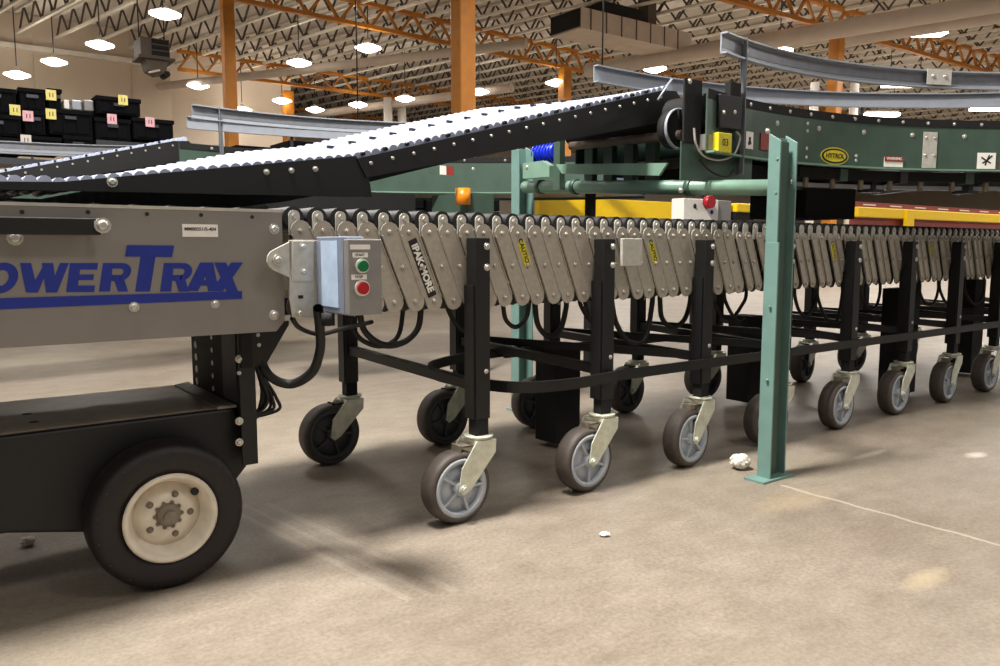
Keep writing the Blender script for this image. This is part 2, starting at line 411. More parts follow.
for px_, py_, r in ((98, 226, .013), (274, 229, .01), (274, 315, .01), (134, 307, .009), (215, 304, .008), (15, 238, .012)):
    p = at(px_, py_, y=PY); bolt(u, (p.x, PY, p.z) if px_ != 98 else (p.x, PY - .05, p.z), r)
arm = MB(); a = at(99, 227, y=PY - .03); arm.bar((-.6, PY - .035, a.z), (a.x, PY - .035, a.z), .022, .034); arm.box(a.x - .02, a.x - .006, PY - .04, PY, a.z - .012, a.z + .012); arm.build('push_arm', 'black_paint', u, bevel=.002)
lab = MB(); a = at(182, 224, y=PY); b = at(218, 237, y=PY); lab.box(a.x, b.x, PY - .0012, PY, b.z, a.z); lb_ = lab.build('white_label', 'white', u); lb_['label'] = 'white rectangular serial label'
text(lb_, 'MM00251/5-404', ((a.x + b.x) / 2, PY - .0016, (a.z + b.z) / 2 + .003), .0105, (1, 0, 0), (0, 0, 1), 'ink', .0002)
# blue lettering, traced as strokes on the panel plane
def stroke(mb, pts, w):
    for (x0, y0), (x1, y1) in zip(pts, pts[1:]):
        d = V((x1 - x0, y1 - y0)).normalized(); n = V((-d.y, d.x)) * w / 2
        q = [(x0 + n.x, y0 + n.y), (x1 + n.x, y1 + n.y), (x1 - n.x, y1 - n.y), (x0 - n.x, y0 - n.y)]
        mb.prism([at(*c, y=PY - .0002) for c in q], (0, -.0008, 0))
QN = [0]
def quad(mb, q):
    QN[0] = (QN[0] + 1) % 7; mb.prism([at(*c, y=PY - .0002) for c in q], (0, -.0006 - .00012 * QN[0], 0))
lt = {}
def L_new(): return MB()
def ring(mb, cx, cy, rx, ry, ix, iy, a0=0, a1=360, n=28, sh=.2):
    P = lambda rx_, ry_, t: (cx + rx_ * math.cos(t) - sh * ry_ * math.sin(t), cy + ry_ * math.sin(t))
    for i in range(n):
        t0 = R(a0 + (a1 - a0) * i / n); t1 = R(a0 + (a1 - a0) * (i + 1) / n)
        quad(mb, [P(rx, ry, t0), P(rx, ry, t1), P(ix, iy, t1), P(ix, iy, t0)])
o_ = MB(); ring(o_, 1, 278, 17, 15.5, 7.5, 8); o_.build('letter_o', 'blue_letter', u)
q = MB(); quad(q, [(-48, 262), (-37, 262), (-41, 294), (-52, 294)]); ring(q, -36, 271.5, 13, 9.5, 5, 3.5, -90, 90); quad(q, [(-45, 262), (-33, 262), (-34, 268), (-46, 268)]); quad(q, [(-45, 275), (-35, 275), (-36, 281), (-46, 281)]); q.build('letter_p', 'blue_letter', u)
q = MB(); quad(q, [(20, 263), (31, 263), (38, 292.5), (26, 292.5)]); quad(q, [(45, 263), (50, 263), (38, 292.5), (28, 292.5)]); quad(q, [(42, 263), (53, 263), (57, 292.5), (46, 292.5)]); quad(q, [(60, 263), (69, 263), (57, 292.5), (48, 292.5)]); q.build('letter_w', 'blue_letter', u)
q = MB(); quad(q, [(70, 263), (81, 263), (77, 292), (66, 292)]); quad(q, [(72, 263), (98, 263), (97, 269.5), (72, 269.5)]); quad(q, [(70, 274.5), (94, 274.5), (93, 280), (70, 280)]); quad(q, [(68, 285.5), (95, 285.5), (94, 292), (67, 292)]); q.build('letter_e', 'blue_letter', u)
def letter_r(x):
    q = MB(); quad(q, [(x + 3, 263), (x + 13, 263), (x + 10, 291.5), (x - 1, 291.5)]); quad(q, [(x + 8, 263), (x + 22, 263), (x + 21, 268.5), (x + 8, 268.5)]); quad(q, [(x + 6, 275), (x + 21, 275), (x + 20, 281), (x + 6, 281)])
    ring(q, x + 20.5, 272, 10.5, 9, 3, 3.2, -90, 90, 14); quad(q, [(x + 14, 280), (x + 24, 279), (x + 28, 291.5), (x + 18, 291.5)]); q.build('letter_r', 'blue_letter', u)
letter_r(100); letter_r(161)
q = MB(); quad(q, [(127, 245), (174, 245.5), (172, 257), (125, 256.5)]); quad(q, [(141, 254), (156, 254), (150, 291.5), (135, 291.5)]); q.build('letter_t', 'blue_letter', u)
q = MB(); quad(q, [(200, 262.5), (212, 262.5), (198, 291), (186, 291)]); quad(q, [(203, 262.5), (213, 262.5), (219, 291), (208, 291)]); quad(q, [(195, 280), (213, 280), (213, 285.5), (193, 285.5)]); q.build('letter_a', 'blue_letter', u)
q = MB(); quad(q, [(214, 262.5), (226, 262.5), (241, 298.5), (230, 298.5)]); quad(q, [(231, 262.5), (243, 262.5), (223, 291), (211, 291)]); q.build('letter_x', 'blue_letter', u)
q = MB(); quad(q, [(-60, 300), (242, 291), (242, 298.8), (-60, 312)]); q.build('letter_underline', 'blue_letter', u)

# perforated upright and gusset under the panel's right end
UX = .66
m = MB(); m.box(UX - .006, UX, 1.96, 2.42, .28, .62)
post = m.build('perforated_upright', 'black_matte', u)
for i in range(9):
    z = .30 + i * .036
    for y in (2.375, 2.22):
        if y == 2.22 and z > .58: continue
        MB().cyl((UX - .0075, y, z), (UX - .0055, y, z), .011 if y > 2.3 else .007, 12).build('hole', 'white', post)
mat('strip_grey', (38, 37, 42), .6); MB().box(UX - .01, UX - .004, 2.01, 2.12, .40, .62).build('cover_strip', 'strip_grey', post)
m = MB(); m.box(UX - .02, UX + .02, 1.952, 1.96, .25, .62); m.box(UX + .014, UX + .02, 1.96, 2.0, .25, .62); m.build('front_flange', 'black_paint', post, bevel=.001)
MB().box(UX - .018, UX + .012, 1.945, 1.952, .50, .60).build('splice_plate', 'black_matte', post, bevel=.001)
for px_, py_, r in ((239, 359, .008), (239, 421, .008), (239, 442, .008), (239, 330, .004), (239, 373, .004)):
    p = at(px_, py_, y=1.95); bolt(post, (p.x, 1.948, p.z), r)
m = MB(); m.prism([(UX + .02, 1.96, .61), (UX + .115, 1.96, .61), (UX + .115, 1.96, .60), (UX + .05, 1.96, .50), (UX + .02, 1.96, .50)], (0, .008, 0)); gs = m.build('gusset', 'black_paint', u)
for px_, py_ in ((258, 335), (259, 345)): p = at(px_, py_, y=1.96); bolt(gs, (p.x, 1.96, p.z), .004)

# lower wheeled beam box
m = MB()
m.prism([(-1.6, 2.0, .165), (.13, 2.0, .172), (.30, 2.0, .137), (.58, 2.0, .137), (.668, 2.0, .235), (.668, 2.0, .30), (.64, 2.0, .39), (-1.6, 2.0, .385)], (0, .45, 0)); bx = m.build('base_box', 'black_paint', u, bevel=.006)
bx['label'] = 'long black base box with brownish worn top'
mat('worn_top', (142, 126, 106), .42, .1, .25, 14)
MB().box(-1.6, .60, 2.02, 2.44, .386, .392).build('tread_top', 'worn_top', bx)
MB().prism([(.60, 2.01, .390), (.645, 2.0, .392), (.645, 2.44, .392), (.60, 2.42, .390)], (0, 0, .006)).build('end_strip', 'rust_grey', bx)
for px_, py_ in ((27, 414), (34, 422)):
    p = at(px_, py_, z=.392); MB().cyl((p.x, p.y, .3915), (p.x, p.y, .3928), .011, 14).build('hole', 'ink', bx)
# pneumatic wheel
wc = V((.448, 1.93, .185)); RT = .173
wc.z = RT
m = MB(); prof = []
prof = [(.1, -.034), (.118, -.043), (.145, -.047), (.162, -.042), (.170, -.032), (RT, -.014), (RT, .04), (.168, .056), (.16, .064), (.118, .056), (.1, .04)]
m.lathe(prof, wc, (0, 1, 0), 56); ty = m.build('tyre', 'tyre', u); ty['label'] = 'black pneumatic tyre with worn sidewall'
for i in range(34):
    a = 2 * PI * i / 34
    p = wc + V((math.cos(a) * .157, -.0455, math.sin(a) * .157)); 
    if i % 2 == 0: MB().cyl(p, p + V((0, -.002, 0)), .0016, 6).build('sidewall_mark', 'rail_dark', ty)
m = MB(); m.lathe([(.1, -.036), (.106, -.046), (.1, -.05), (.092, -.045), (.086, -.02), (.076, 0), (.074, .012), (.10, .03)], wc, (0, 1, 0), 48); rm = m.build('wheel_rim', 'white_rim', u); rm['label'] = 'dirty cream steel rim'
m = MB(); m.lathe([(0.001, -.016), (.05, -.016), (.06, -.008), (.078, -.001), (.078, .01), (.001, .01)], wc, (0, 1, 0), 40); m.build('wheel_disc', 'white_rim', rm)
m = MB(); m.lathe([(0.001, -.03), (.02, -.03), (.026, -.024), (.03, -.012), (.001, -.012)], wc, (0, 1, 0), 24); m.build('hub', 'rust_grey', rm)
m = MB(); m.cyl(wc + V((0, -.028, 0)), wc + V((0, -.042, 0)), .0145, 20); m.build('axle_cap', 'rust_grey', rm)
for i in range(5):
    a = R(70 + 72 * i); bolt(rm, wc + V((math.cos(a) * .05, -.016, math.sin(a) * .05)), .0065, m='rust_grey', name='wheel_nut')
for i in range(10):
    a = R(36 * i); bolt(rm, wc + V((math.cos(a) * .030, -.018, math.sin(a) * .030)), .004, m='rust_grey', name='hub_tooth')
p = wc + V((.062, -.014, .045)); MB().cyl(p, p + V((0, -.006, 0)), .009, 14).build('valve_hole', 'ink', rm)
MB().cyl(wc + V((0, .05, 0)), (wc.x, 2.6, wc.z), .02, 14).build('axle', 'black_paint', u)

# drive unit cables
def curve_pts(pts, n=8):
    out = []; P = [V(p) for p in pts]; P = [2 * P[0] - P[1]] + P + [2 * P[-1] - P[-2]]
    for i in range(1, len(P) - 2):
        for k_ in range(n):
            t_ = k_ / n; p0, p1, p2, p3 = P[i - 1:i + 3]
            out.append(.5 * ((2 * p1) + (-p0 + p2) * t_ + (2 * p0 - 5 * p1 + 4 * p2 - p3) * t_ ** 2 + (-p0 + 3 * p1 - 3 * p2 + p3) * t_ ** 3))
    out.append(P[-2]); return out
def cable(pxs, y, r, parent, label=None, m='rubber', name='cable'):
    if not isinstance(y, (list, tuple)): y = [y] * len(pxs)
    pts = [at(a, b, y=yy) for (a, b), yy in zip(pxs, y)]
    o = MB().tube(curve_pts(pts), r).build(name, m, parent)
    if label: o['label'] = label
    return o
cable([(262, 345), (262, 362), (272, 378), (292, 384), (312, 372), (320, 350), (320, 330), (318, 308)], [1.97, 1.97, 1.95, 1.93, 1.88, 1.84, 1.8, 1.74], .0125, u, 'thick black drooping power cable')
cable([(292, 318), (300, 328), (320, 334), (345, 328), (372, 322)], [1.80, 1.82, 1.85, 1.9, 1.95], .006, u)
for k_, (dx, e) in enumerate(((0, 262), (6, 272), (12, 278), (3, 268), (-4, 258))):
    cable([(255 + k_ * .8, 365), (262 + dx * .4, 382), (268 + dx * .7, 398), (e, 410), (247, 414 + k_ * 2), (240, 412)], 1.99 + .01 * k_, .0045, u)
for k_ in range(3): cable([(256 + k_ * 2, 366), (262 + k_ * 2, 390), (258 + k_, 412), (246, 428)], 2.0, .005, u)

# ------------------------------------------------------------------ expandable roller conveyor
NP = 96; SP = .06307; X0 = .778; YN = 1.905; YF = 2.65
c = thing('expandable_roller_conveyor', (1.5, 2.3, 0), 'long expandable roller conveyor with grey scissor links on black legs and casters', 'conveyor')
def plate_mb(xt, zt, xb, zb, y, w, th=.004, piv=True):
    m = MB(); d = V((xb - xt, 0, zb - zt)); L_ = d.length; d.normalize(); n = V((d.z, 0, -d.x)) * -1
    P = []
    for k_ in range(7): a = PI * k_ / 6; P.append(V((xt, y, zt)) + (n * math.cos(a) - d * math.sin(a)) * w / 2)
    for k_ in range(7): a = PI * k_ / 6; P.append(V((xb, y, zb)) + (-n * math.cos(a) + d * math.sin(a)) * w / 2)
    m.prism(P, (0, th, 0))
    if piv:
        for sg in (-1, 1):
            e0 = V((xt, y - .0015, zt)) + n * sg * (w / 2 - .002); e1 = V((xb, y - .0015, zb)) + n * sg * (w / 2 - .002)
            m.bar(e0, e1, .0035, .003, (0, 1, 0))
        for (x, z) in ((xt, zt), ((xt + xb) / 2, (zt + zb) / 2), (xb, zb)): 
            m.cyl((x, y - .005, z), (x, y, z), .0075, 10); m.cyl((x, y - .008, z), (x, y - .004, z), .0045, 8)
    return m
ZTOP = .840; ZBOT = .648
def rim_plate(i):
    x = X0 + i * SP + .012
    return plate_mb(x, ZTOP, x + .078, ZBOT, YN - .0045 + (.006 if i % 2 else 0), .055 if i < 28 else .038, .004)
tab0 = roll0 = None
inner = MB(); fark = MB(); ftab = MB(); frol = MB(); edge = MB()
src = {}
for i in range(NP):
    x = X0 + i * SP
    if i < 88:
        ky = i % 2 + (2 if i >= 28 else 0)
        if ky not in src: p = rim_plate(i).build('link_plate', 'plate_zinc', c); src[ky] = (p, x)
        else:
            s0, sx = src[ky]; p = s0.copy(); COL.objects.link(p); p.location = (x - sx, 0, 0)
    if i < 90:
        if tab0 is None:
            m = MB(); P = [(x - .0145, YN, .83), (x + .0145, YN, .83), (x + .0145, YN, .878)] + [(x + .0145 * math.cos(a), YN, .878 + .0145 * math.sin(a)) for a in (PI * k_ / 6 for k_ in range(1, 6))] + [(x - .0145, YN, .878)]
            m.prism([V(q_) + V((0, .0062, 0)) for q_ in P], (0, .005, 0)); m.cyl((x, YN + .001, .877), (x, YN + .007, .877), .0065, 10)
            tab0 = m.build('roller_bracket', 'tab_steel', c)
            roll0 = MB().cyl((x, YN + .0125, .874), (x, YF + .0, .874), .0275, 20).build('roller', 'belt', c)
            src['x'] = x
        else:
            for s0 in (tab0, roll0):
                p = s0.copy(); COL.objects.link(p); p.location = (x - src['x'], 0, 0)
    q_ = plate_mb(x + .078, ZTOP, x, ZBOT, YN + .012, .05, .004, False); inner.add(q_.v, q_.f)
    q_ = plate_mb(x, ZTOP, x + .078, ZBOT, YF, .05, .004); fark.add(q_.v, q_.f)
    ftab.box(x - .014, x + .014, YF + .006, YF + .012, .83, .885)
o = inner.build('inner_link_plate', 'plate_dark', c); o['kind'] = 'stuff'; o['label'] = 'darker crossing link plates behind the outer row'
o = fark.build('far_link_plate', 'plate_zinc', c); o['kind'] = 'stuff'
o = ftab.build('far_roller_bracket', 'tab_steel', c); o['kind'] = 'stuff'
# light sheet added for the gleam along the roller tops
MB().box(1.0, 6.4, 2.16, 2.62, .9, .904).build('gleam_sheet', 'rail_alu', c)

LEG = [1.315 + .5035 * k_ for k_ in range(10)]
def leg(x, y, near):
    zt = .826
    s = -1 if near else 1
    m_ = MB(); m_.box(x - .025, x + .025, y - .026, y + .022, .30, zt); o = m_.build('leg', 'black_paint', c, bevel=.002)
    MB().box(x - .022, x + .022, y - .02, y + .018, .248, .31).build('inner_tube', 'black_matte', o)
    MB().box(x - .031, x + .027, y - .020, y + .026, .30, .69).build('leg_sleeve', 'black_paint', o)
    if near:
        for z in (.81 - .008, .742): bolt(o, (x + .014, y - .026, z), .0085)
        bolt(o, (x + .01, y - .026, .44), .006)
    else: bolt(o, (x + .012, y - .026, .55), .005)
FAR = [v * .98 for v in (1.315, 1.82, 2.33, 2.89, 3.5, 4.0, 4.40, 5.0, 5.7, 6.6)]
for x in LEG: leg(x, 1.878, True)
for x in FAR: leg(x, 2.68, False)
# yellow and printed stickers on link plates
def on_plate(i, m, t0, t1, w, s=None, label=None):
    x = X0 + i * SP + .012; y = YN - .0045 + (.006 if i % 2 else 0) - .0005
    a = V((x, y, ZTOP)); d = V((.078, 0, ZBOT - ZTOP)); L_ = d.length; dn = d.normalized(); n = V((-dn.z, 0, dn.x))
    p0 = a + d * t0; p1 = a + d * t1
    mb = MB(); mb.prism([p0 - n * w / 2, p0 + n * w / 2, p1 + n * w / 2, p1 - n * w / 2], (0, -.0008, 0))
    o = mb.build('warning_sticker', m, c); o['label'] = label or 'yellow warning sticker'
    if s: text(o, s, (p0 + p1) / 2 + V((0, -.0014, 0)), w * (1.0 if m == 'ink' else .82), dn, n, 'white' if m == 'ink' else 'ink', .0012 if m == 'ink' else .0003)
for i in (1, 11, 20, 25, 33, 38, 52): on_plate(i, 'yellow_label', .12, .5 if i != 1 else .9, .026, 'CAUTION' if i > 1 else None)
on_plate(5, 'ink', .1, .93, .028, 'IPAK\u2022MORE', 'black sticker with white vertical lettering')
# grey cover plate on second leg
MB().box(1.862, 1.955, 1.838, 1.85, .738, .828).build('cover_bracket', 'tab_steel', c, bevel=.002)

# cross members and bumper bars
for k_, x in enumerate(LEG):
    MB().bar((x, 1.90, .395), (FAR[k_], 2.67, .42), .03, .032).build('cross_bar', 'black_paint', c, bevel=.002)
def flat(pts, name='bumper_bar'):
    pts = curve_pts(pts, 10); m = MB(); vs = []; n = len(pts)
    for i, p in enumerate(pts):
        d = (pts[min(i + 1, n - 1)] - pts[max(i - 1, 0)]); d.z = 0; d.normalize(); a = V((-d.y, d.x, 0)) * .006
        for s, z in ((-1, -.017), (1, -.017), (1, .017), (-1, .017)): vs.append(p + a * s + V((0, 0, z)))
    m.add(vs, [(i * 4 + k_, i * 4 + (k_ + 1) % 4, i * 4 + 4 + (k_ + 1) % 4, i * 4 + 4 + k_) for i in range(n - 1) for k_ in range(4)] + [(3, 2, 1, 0), tuple((n - 1) * 4 + k_ for k_ in range(4))])
    return m.build(name, 'black_paint', c)
flat([(1.93, 2.46, .392), (1.62, 2.42, .39), (1.45, 2.36, .38), (1.375, 2.2, .378), (1.385, 2.02, .378), (1.45, 1.86, .378), (1.62, 1.81, .378), (1.84, 1.835, .378)])
for k_ in range(0, 9):
    a, b = LEG[k_], LEG[k_ + 1]
    MB().bar((a + (.5 if k_ == 0 else 0), 1.85, .376), (b, 1.85, .376), .012, .034).build('side_rail', 'black_paint', c) if k_ else None
    MB().bar((a + (.5 if k_ == 0 else 0), 2.42, .39), (b + .02, 2.42, .39), .014, .034).build('centre_rail', 'black_paint', c) if k_ else None
for k_ in range(1, 9):
    a, b = LEG[k_], LEG[k_ + 1]
    MB().bar((FAR[k_], 2.67, .43), (b, 1.90, .40), .012, .03).build('diagonal_brace', 'black_paint', c)
for (x, y, w, h, zt) in ((2.07, 2.38, .13, .02, .40), (3.35, 2.42, .12, .03, .46), (4.25, 2.1, .15, .02, .58), (5.3, 2.2, .15, .02, .6)):
    MB().box(x - w / 2, x + w / 2, y - .05, y + .08, h, zt).build('drive_box', 'black_matte', c, bevel=.004)

# cable loops under the links
loops = [((360, 315), (366, 333), (384, 345), (404, 342), (418, 328), (421, 305)), ((352, 325), (362, 340), (382, 346), (398, 336), (403, 310)), ((445, 300), (452, 318), (462, 330), (472, 331)),
         ((503, 303), (506, 320), (516, 327), (526, 318), (529, 303)), ((535, 305), (538, 325), (548, 336), (560, 330), (566, 308)), ((580, 303), (588, 318), (598, 328)), ((612, 303), (617, 325), (630, 342), (645, 338), (652, 305)),
         ((660, 300), (662, 318), (672, 327), (684, 320), (690, 302)), ((712, 298), (722, 315), (732, 318), (742, 305), (746, 296)), ((795, 297), (800, 312), (808, 316), (816, 298)), ((860, 294), (868, 308), (876, 306), (880, 292)), ((920, 292), (926, 304), (934, 302), (938, 290)),
         ((585, 303), (592, 322), (606, 330)), ((725, 300), (736, 320), (744, 318)), ((818, 298), (826, 318), (836, 322), (842, 296)), ((940, 290), (948, 305), (956, 300)), ((965, 290), (972, 303), (980, 301), (984, 288))]
for k_, lp in enumerate(loops):
    lp = ((lp[0][0], lp[0][1] - 14),) + lp[0:] + (((lp[-1][0], lp[-1][1] - 14),) if lp[-1][1] < 312 else ())
    cable(lp, 2.02 + .05 * (k_ % 3), .0095 if k_ in (0, 4, 6, 7) else .0075, c, name='cable_loop')

# casters : each is a part with its wheel as sub-parts
def caster(x, y, far, yaw=0.):
    rim = 'rim_shaded' if far else 'rim_light'
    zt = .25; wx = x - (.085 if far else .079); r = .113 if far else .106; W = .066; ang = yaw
    def rot(mb):
        ca, sa = math.cos(ang), math.sin(ang)
        mb.v = [(x + (vx - x) * ca - (vy - y) * sa, y + (vx - x) * sa + (vy - y) * ca, vz) for vx, vy, vz in mb.v]; return mb
    m = MB()
    m.cyl((x, y, zt - .006), (x, y, zt), .044, 24); m.cyl((x, y, zt - .02), (x, y, zt - .006), .036, 24, .04)
    for s in (-1, 1):
        yy = y + .004 + s * .043
        m.prism([(x - .034, yy - .002, zt - .012), (x + .036, yy - .002, zt - .012), (x + .034, yy - .002, zt - .05), (wx + .024, yy - .002, r - .006), (wx, yy - .002, r - .018), (wx - .016, yy - .002, r - .004), (wx - .006, yy - .002, r + .06)], (0, .004, 0))
    m.box(x - .034, x + .036, y - .039, y + .047, zt - .022, zt - .012)
    for s in (-1, 1): m.cyl((wx, y + .004 + s * .044, r), (wx, y + .004 + s * .05, r), .013, 14); m.cyl((wx, y + .004 + s * .05, r), (wx, y + .004 + s * .055, r), .008, 10)
    f = rot(m).build('caster', 'zinc_fork', c, bevel=0)
    f['label'] = 'swivel caster on the far side' if far else 'zinc swivel caster with light grey wheel'
    yc = y + .004
    m = MB(); m.lathe([(r - .02, -W / 2), (r - .009, -W / 2), (r - .003, -W / 2 + .006), (r, -.016), (r, .016), (r - .003, W / 2 - .006), (r - .009, W / 2), (r - .02, W / 2)], (wx, yc, r), (0, 1, 0), 40); rot(m).build('tread', 'tread', f)
    m = MB(); m.lathe([(r - .034, -W / 2 + .001), (r - .019, -W / 2 - .001), (r - .019, W / 2 + .001), (r - .034, W / 2 - .001)], (wx, yc, r), (0, 1, 0), 40)
    m.lathe([(.001, -.018), (r - .03, -.018), (r - .03, .018), (.001, .018)], (wx, yc, r), (0, 1, 0), 32)
    m.lathe([(.001, -W / 2 - .001), (.022, -W / 2 - .001), (.024, 0), (.022, W / 2), (.001, W / 2)], (wx, yc, r), (0, 1, 0), 24)
    for k_ in range(5):
        a = R(72 * k_ + 18 + x * 97); d = V((math.cos(a), 0, math.sin(a))); q0 = V((wx, yc, r))
        m.bar(q0 + d * .02, q0 + d * .072, W - .004, .007, (0, 1, 0)) if False else None
        n = V((-math.sin(a), 0, math.cos(a))) * .004
        for dd in (0,):
            m.prism([q0 + d * .02 - n + V((0, -W / 2 + .002, 0)), q0 + d * (r - .031) - n + V((0, -W / 2 + .002, 0)), q0 + d * (r - .031) + n + V((0, -W / 2 + .002, 0)), q0 + d * .02 + n + V((0, -W / 2 + .002, 0))], (0, W - .004, 0))
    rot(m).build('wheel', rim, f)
    m = MB(); m.box(x - .075, x - .034, y - .018, y + .018, zt - .03, zt - .024); m.box(x - .082, x - .074, y - .02, y + .02, zt - .045, zt - .02); rot(m).build('brake_pedal', 'black_matte' if far else 'rust_grey', f)
rnd = random.Random(3)
for k_, x in enumerate(LEG):
    caster(x, 1.878, False, R((0, 2, 5, -4, 3, 2, 4, 0, 3, 1)[k_]))
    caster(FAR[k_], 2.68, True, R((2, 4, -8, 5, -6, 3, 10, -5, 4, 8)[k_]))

# ------------------------------------------------------------------ control station
t = thing('control_station', (.8, 1.78, .655), 'silver push-button control box with green and red buttons beside the grey drive unit', 'control box')
ZB0, ZB1 = .646, .826
m = MB()
T_ = lambda q: at(*q, y=1.80)
m.prism([T_(q) for q in ((289, 240), (318, 240), (318, 318), (293, 318), (290, 300))], (0, .006, 0))
cxy = (277, 260); m.prism([T_((291, 241)), T_((291, 278))] + [T_((cxy[0] + 10 * math.cos(R(t_)), cxy[1] - 11 * math.sin(R(t_)))) for t_ in (250, 220, 190, 160, 130, 105)], (0, .006, 0))
br = m.build('mounting_bracket', 'tab_steel', t, bevel=.001)
m = MB(); m.prism([at(*q, y=1.80) for q in ((292, 241), (313, 241), (313, 281), (292, 281))], (0, -.006, 0)); m.build('bracket_plate', 'tab_steel', br, bevel=.001)
for q_ in ((278, 260), (303, 247), (304, 272), (300, 313)):
    p = at(*q_, y=1.795); bolt(br, (p.x, 1.794, p.z), .0075 if q_[0] > 280 else .01)
a = at(301, 297, y=1.798); MB().box(a.x - .006, a.x + .006, 1.7985, 1.80, a.z - .004, a.z + .004).build('slot', 'ink', br)
xe = .783; ye = 1.62
MB().box(xe, xe + .05, ye + .022, 1.795, ZB0, ZB1 - .002).build('enclosure', 'box_silver', t, bevel=.003)
MB().box(xe - .0015, xe, ye + .055, 1.765, ZB0 + .015, ZB1 - .012).build('side_cover', 'pale_blue', t)
MB().box(xe, xe + .083, ye, ye + .03, ZB0, ZB1 - .008).build('front_plate', 'box_grey', t, bevel=.003)
MB().box(xe + .05, xe + .083, ye + .03, 1.79, ZB0 + .004, ZB1 - .012).build('back_box', 'box_grey', t)
def btn(px_, py_, m_, r, lb):
    p = at(px_, py_, y=ye); q0 = V((p.x, ye, p.z))
    o = MB().cyl(q0, q0 + V((0, -.006, 0)), r * 1.3, 24).build('button_ring', 'white', t)
    MB().cyl(q0 + V((0, -.005, 0)), q0 + V((0, -.012, 0)), r, 24).build('button_cap', m_, o); o['label'] = lb
btn(361.5, 266, 'btn_green', .0125, 'green start button'); btn(361.5, 288, 'red', .014, 'red stop button')
for (px_, py_, w_) in ((360, 247, 13), (360, 255, 10), (359, 277, 10)):
    a = at(px_ - w_ / 1.3, py_ - 2.4, y=ye); b = at(px_ + w_ / 1.3, py_ + 2.4, y=ye)
    o = MB().box(a.x, b.x, ye - .001, ye, b.z, a.z).build('button_label', 'white', t)
text(t, 'START', tuple(at(360, 255, y=ye - .0015)), .008, (1, 0, 0), (0, 0, 1), 'ink'); text(t, 'STOP', tuple(at(359, 277, y=ye - .0015)), .008, (1, 0, 0), (0, 0, 1), 'ink')
MB().cyl((.78, 1.73, ZB0), (.78, 1.73, ZB0 - .03), .016, 14).build('cable_gland', 'black_matte', t)

# ------------------------------------------------------------------ green stand
st = thing('green_conveyor_stand', (2.37, 2.3, 0), 'green channel-post stand with round cross tube straddling the roller conveyor', 'stand')
def channel(x0, x1, y0, y1, z0, z1, th, name, m_, chamfer=True):
    m = MB()
    for xa in (x0, x1 - th):
        if chamfer: m.prism([(xa, y0, z0), (xa, y1, z0), (xa, y1, z1 + .012), (xa, y0, z1 - .016)], (th, 0, 0))
        else: m.box(xa, xa + th, y0, y1, z0, z1)
    m.box(x0 + th, x1 - th, y1 - th, y1, z0, z1 - .0)
    return m.build(name, m_, st, bevel=.001)
pl = channel(2.325, 2.425, 1.580, 1.625, .0, 1.165, .007, 'post', 'green_post')
MB().box(2.317, 2.324, 1.568, 1.620, .004, .815).build('lower_sleeve', 'green_post', st, bevel=.001)
MB().box(2.350, 2.400, 1.598, 1.618, .0, 1.15).build('post_rib', 'green', pl)
MB().box(2.265, 2.44, 1.555, 1.635, 0, .008).build('base_plate', 'green_post', st)
for z in (.35, .6, .98, 1.09): bolt(pl, (2.31 if z < .8 else 2.324, 1.59, z), .004, (-1, 0, 0), m='green_light')
bolt(pl, (2.325, 1.63, 1.185), .008, (0, -1, 0)); bolt(pl, (2.43, 1.60, 1.02), .012, (.3, -1, 0))
for z in (.05, 1.17): pass
f2 = channel(2.34, 2.43, 3.0, 3.06, 0, 1.27, .007, 'post', 'green_post'); MB().box(2.32, 2.46, 2.98, 3.07, 0, .008).build('base_plate', 'green_post', st)
MB().bar((2.41, 3.1, 0), (2.41, 3.1, 1.2), .03, .05).build('post_rib', 'green', f2)
MB().cyl((2.36, 1.63, 1.0), (2.36, 2.98, 1.083), .0275, 24).build('cross_tube', 'green_light', st)
for y in (1.98, 2.62, 2.86): MB().cyl((2.36, y - .012, 1.0 + (y - 1.63) * .0615), (2.36, y + .012, 1.0 + (y - 1.63) * .0615), .033, 24).build('tube_clamp', 'green', st)

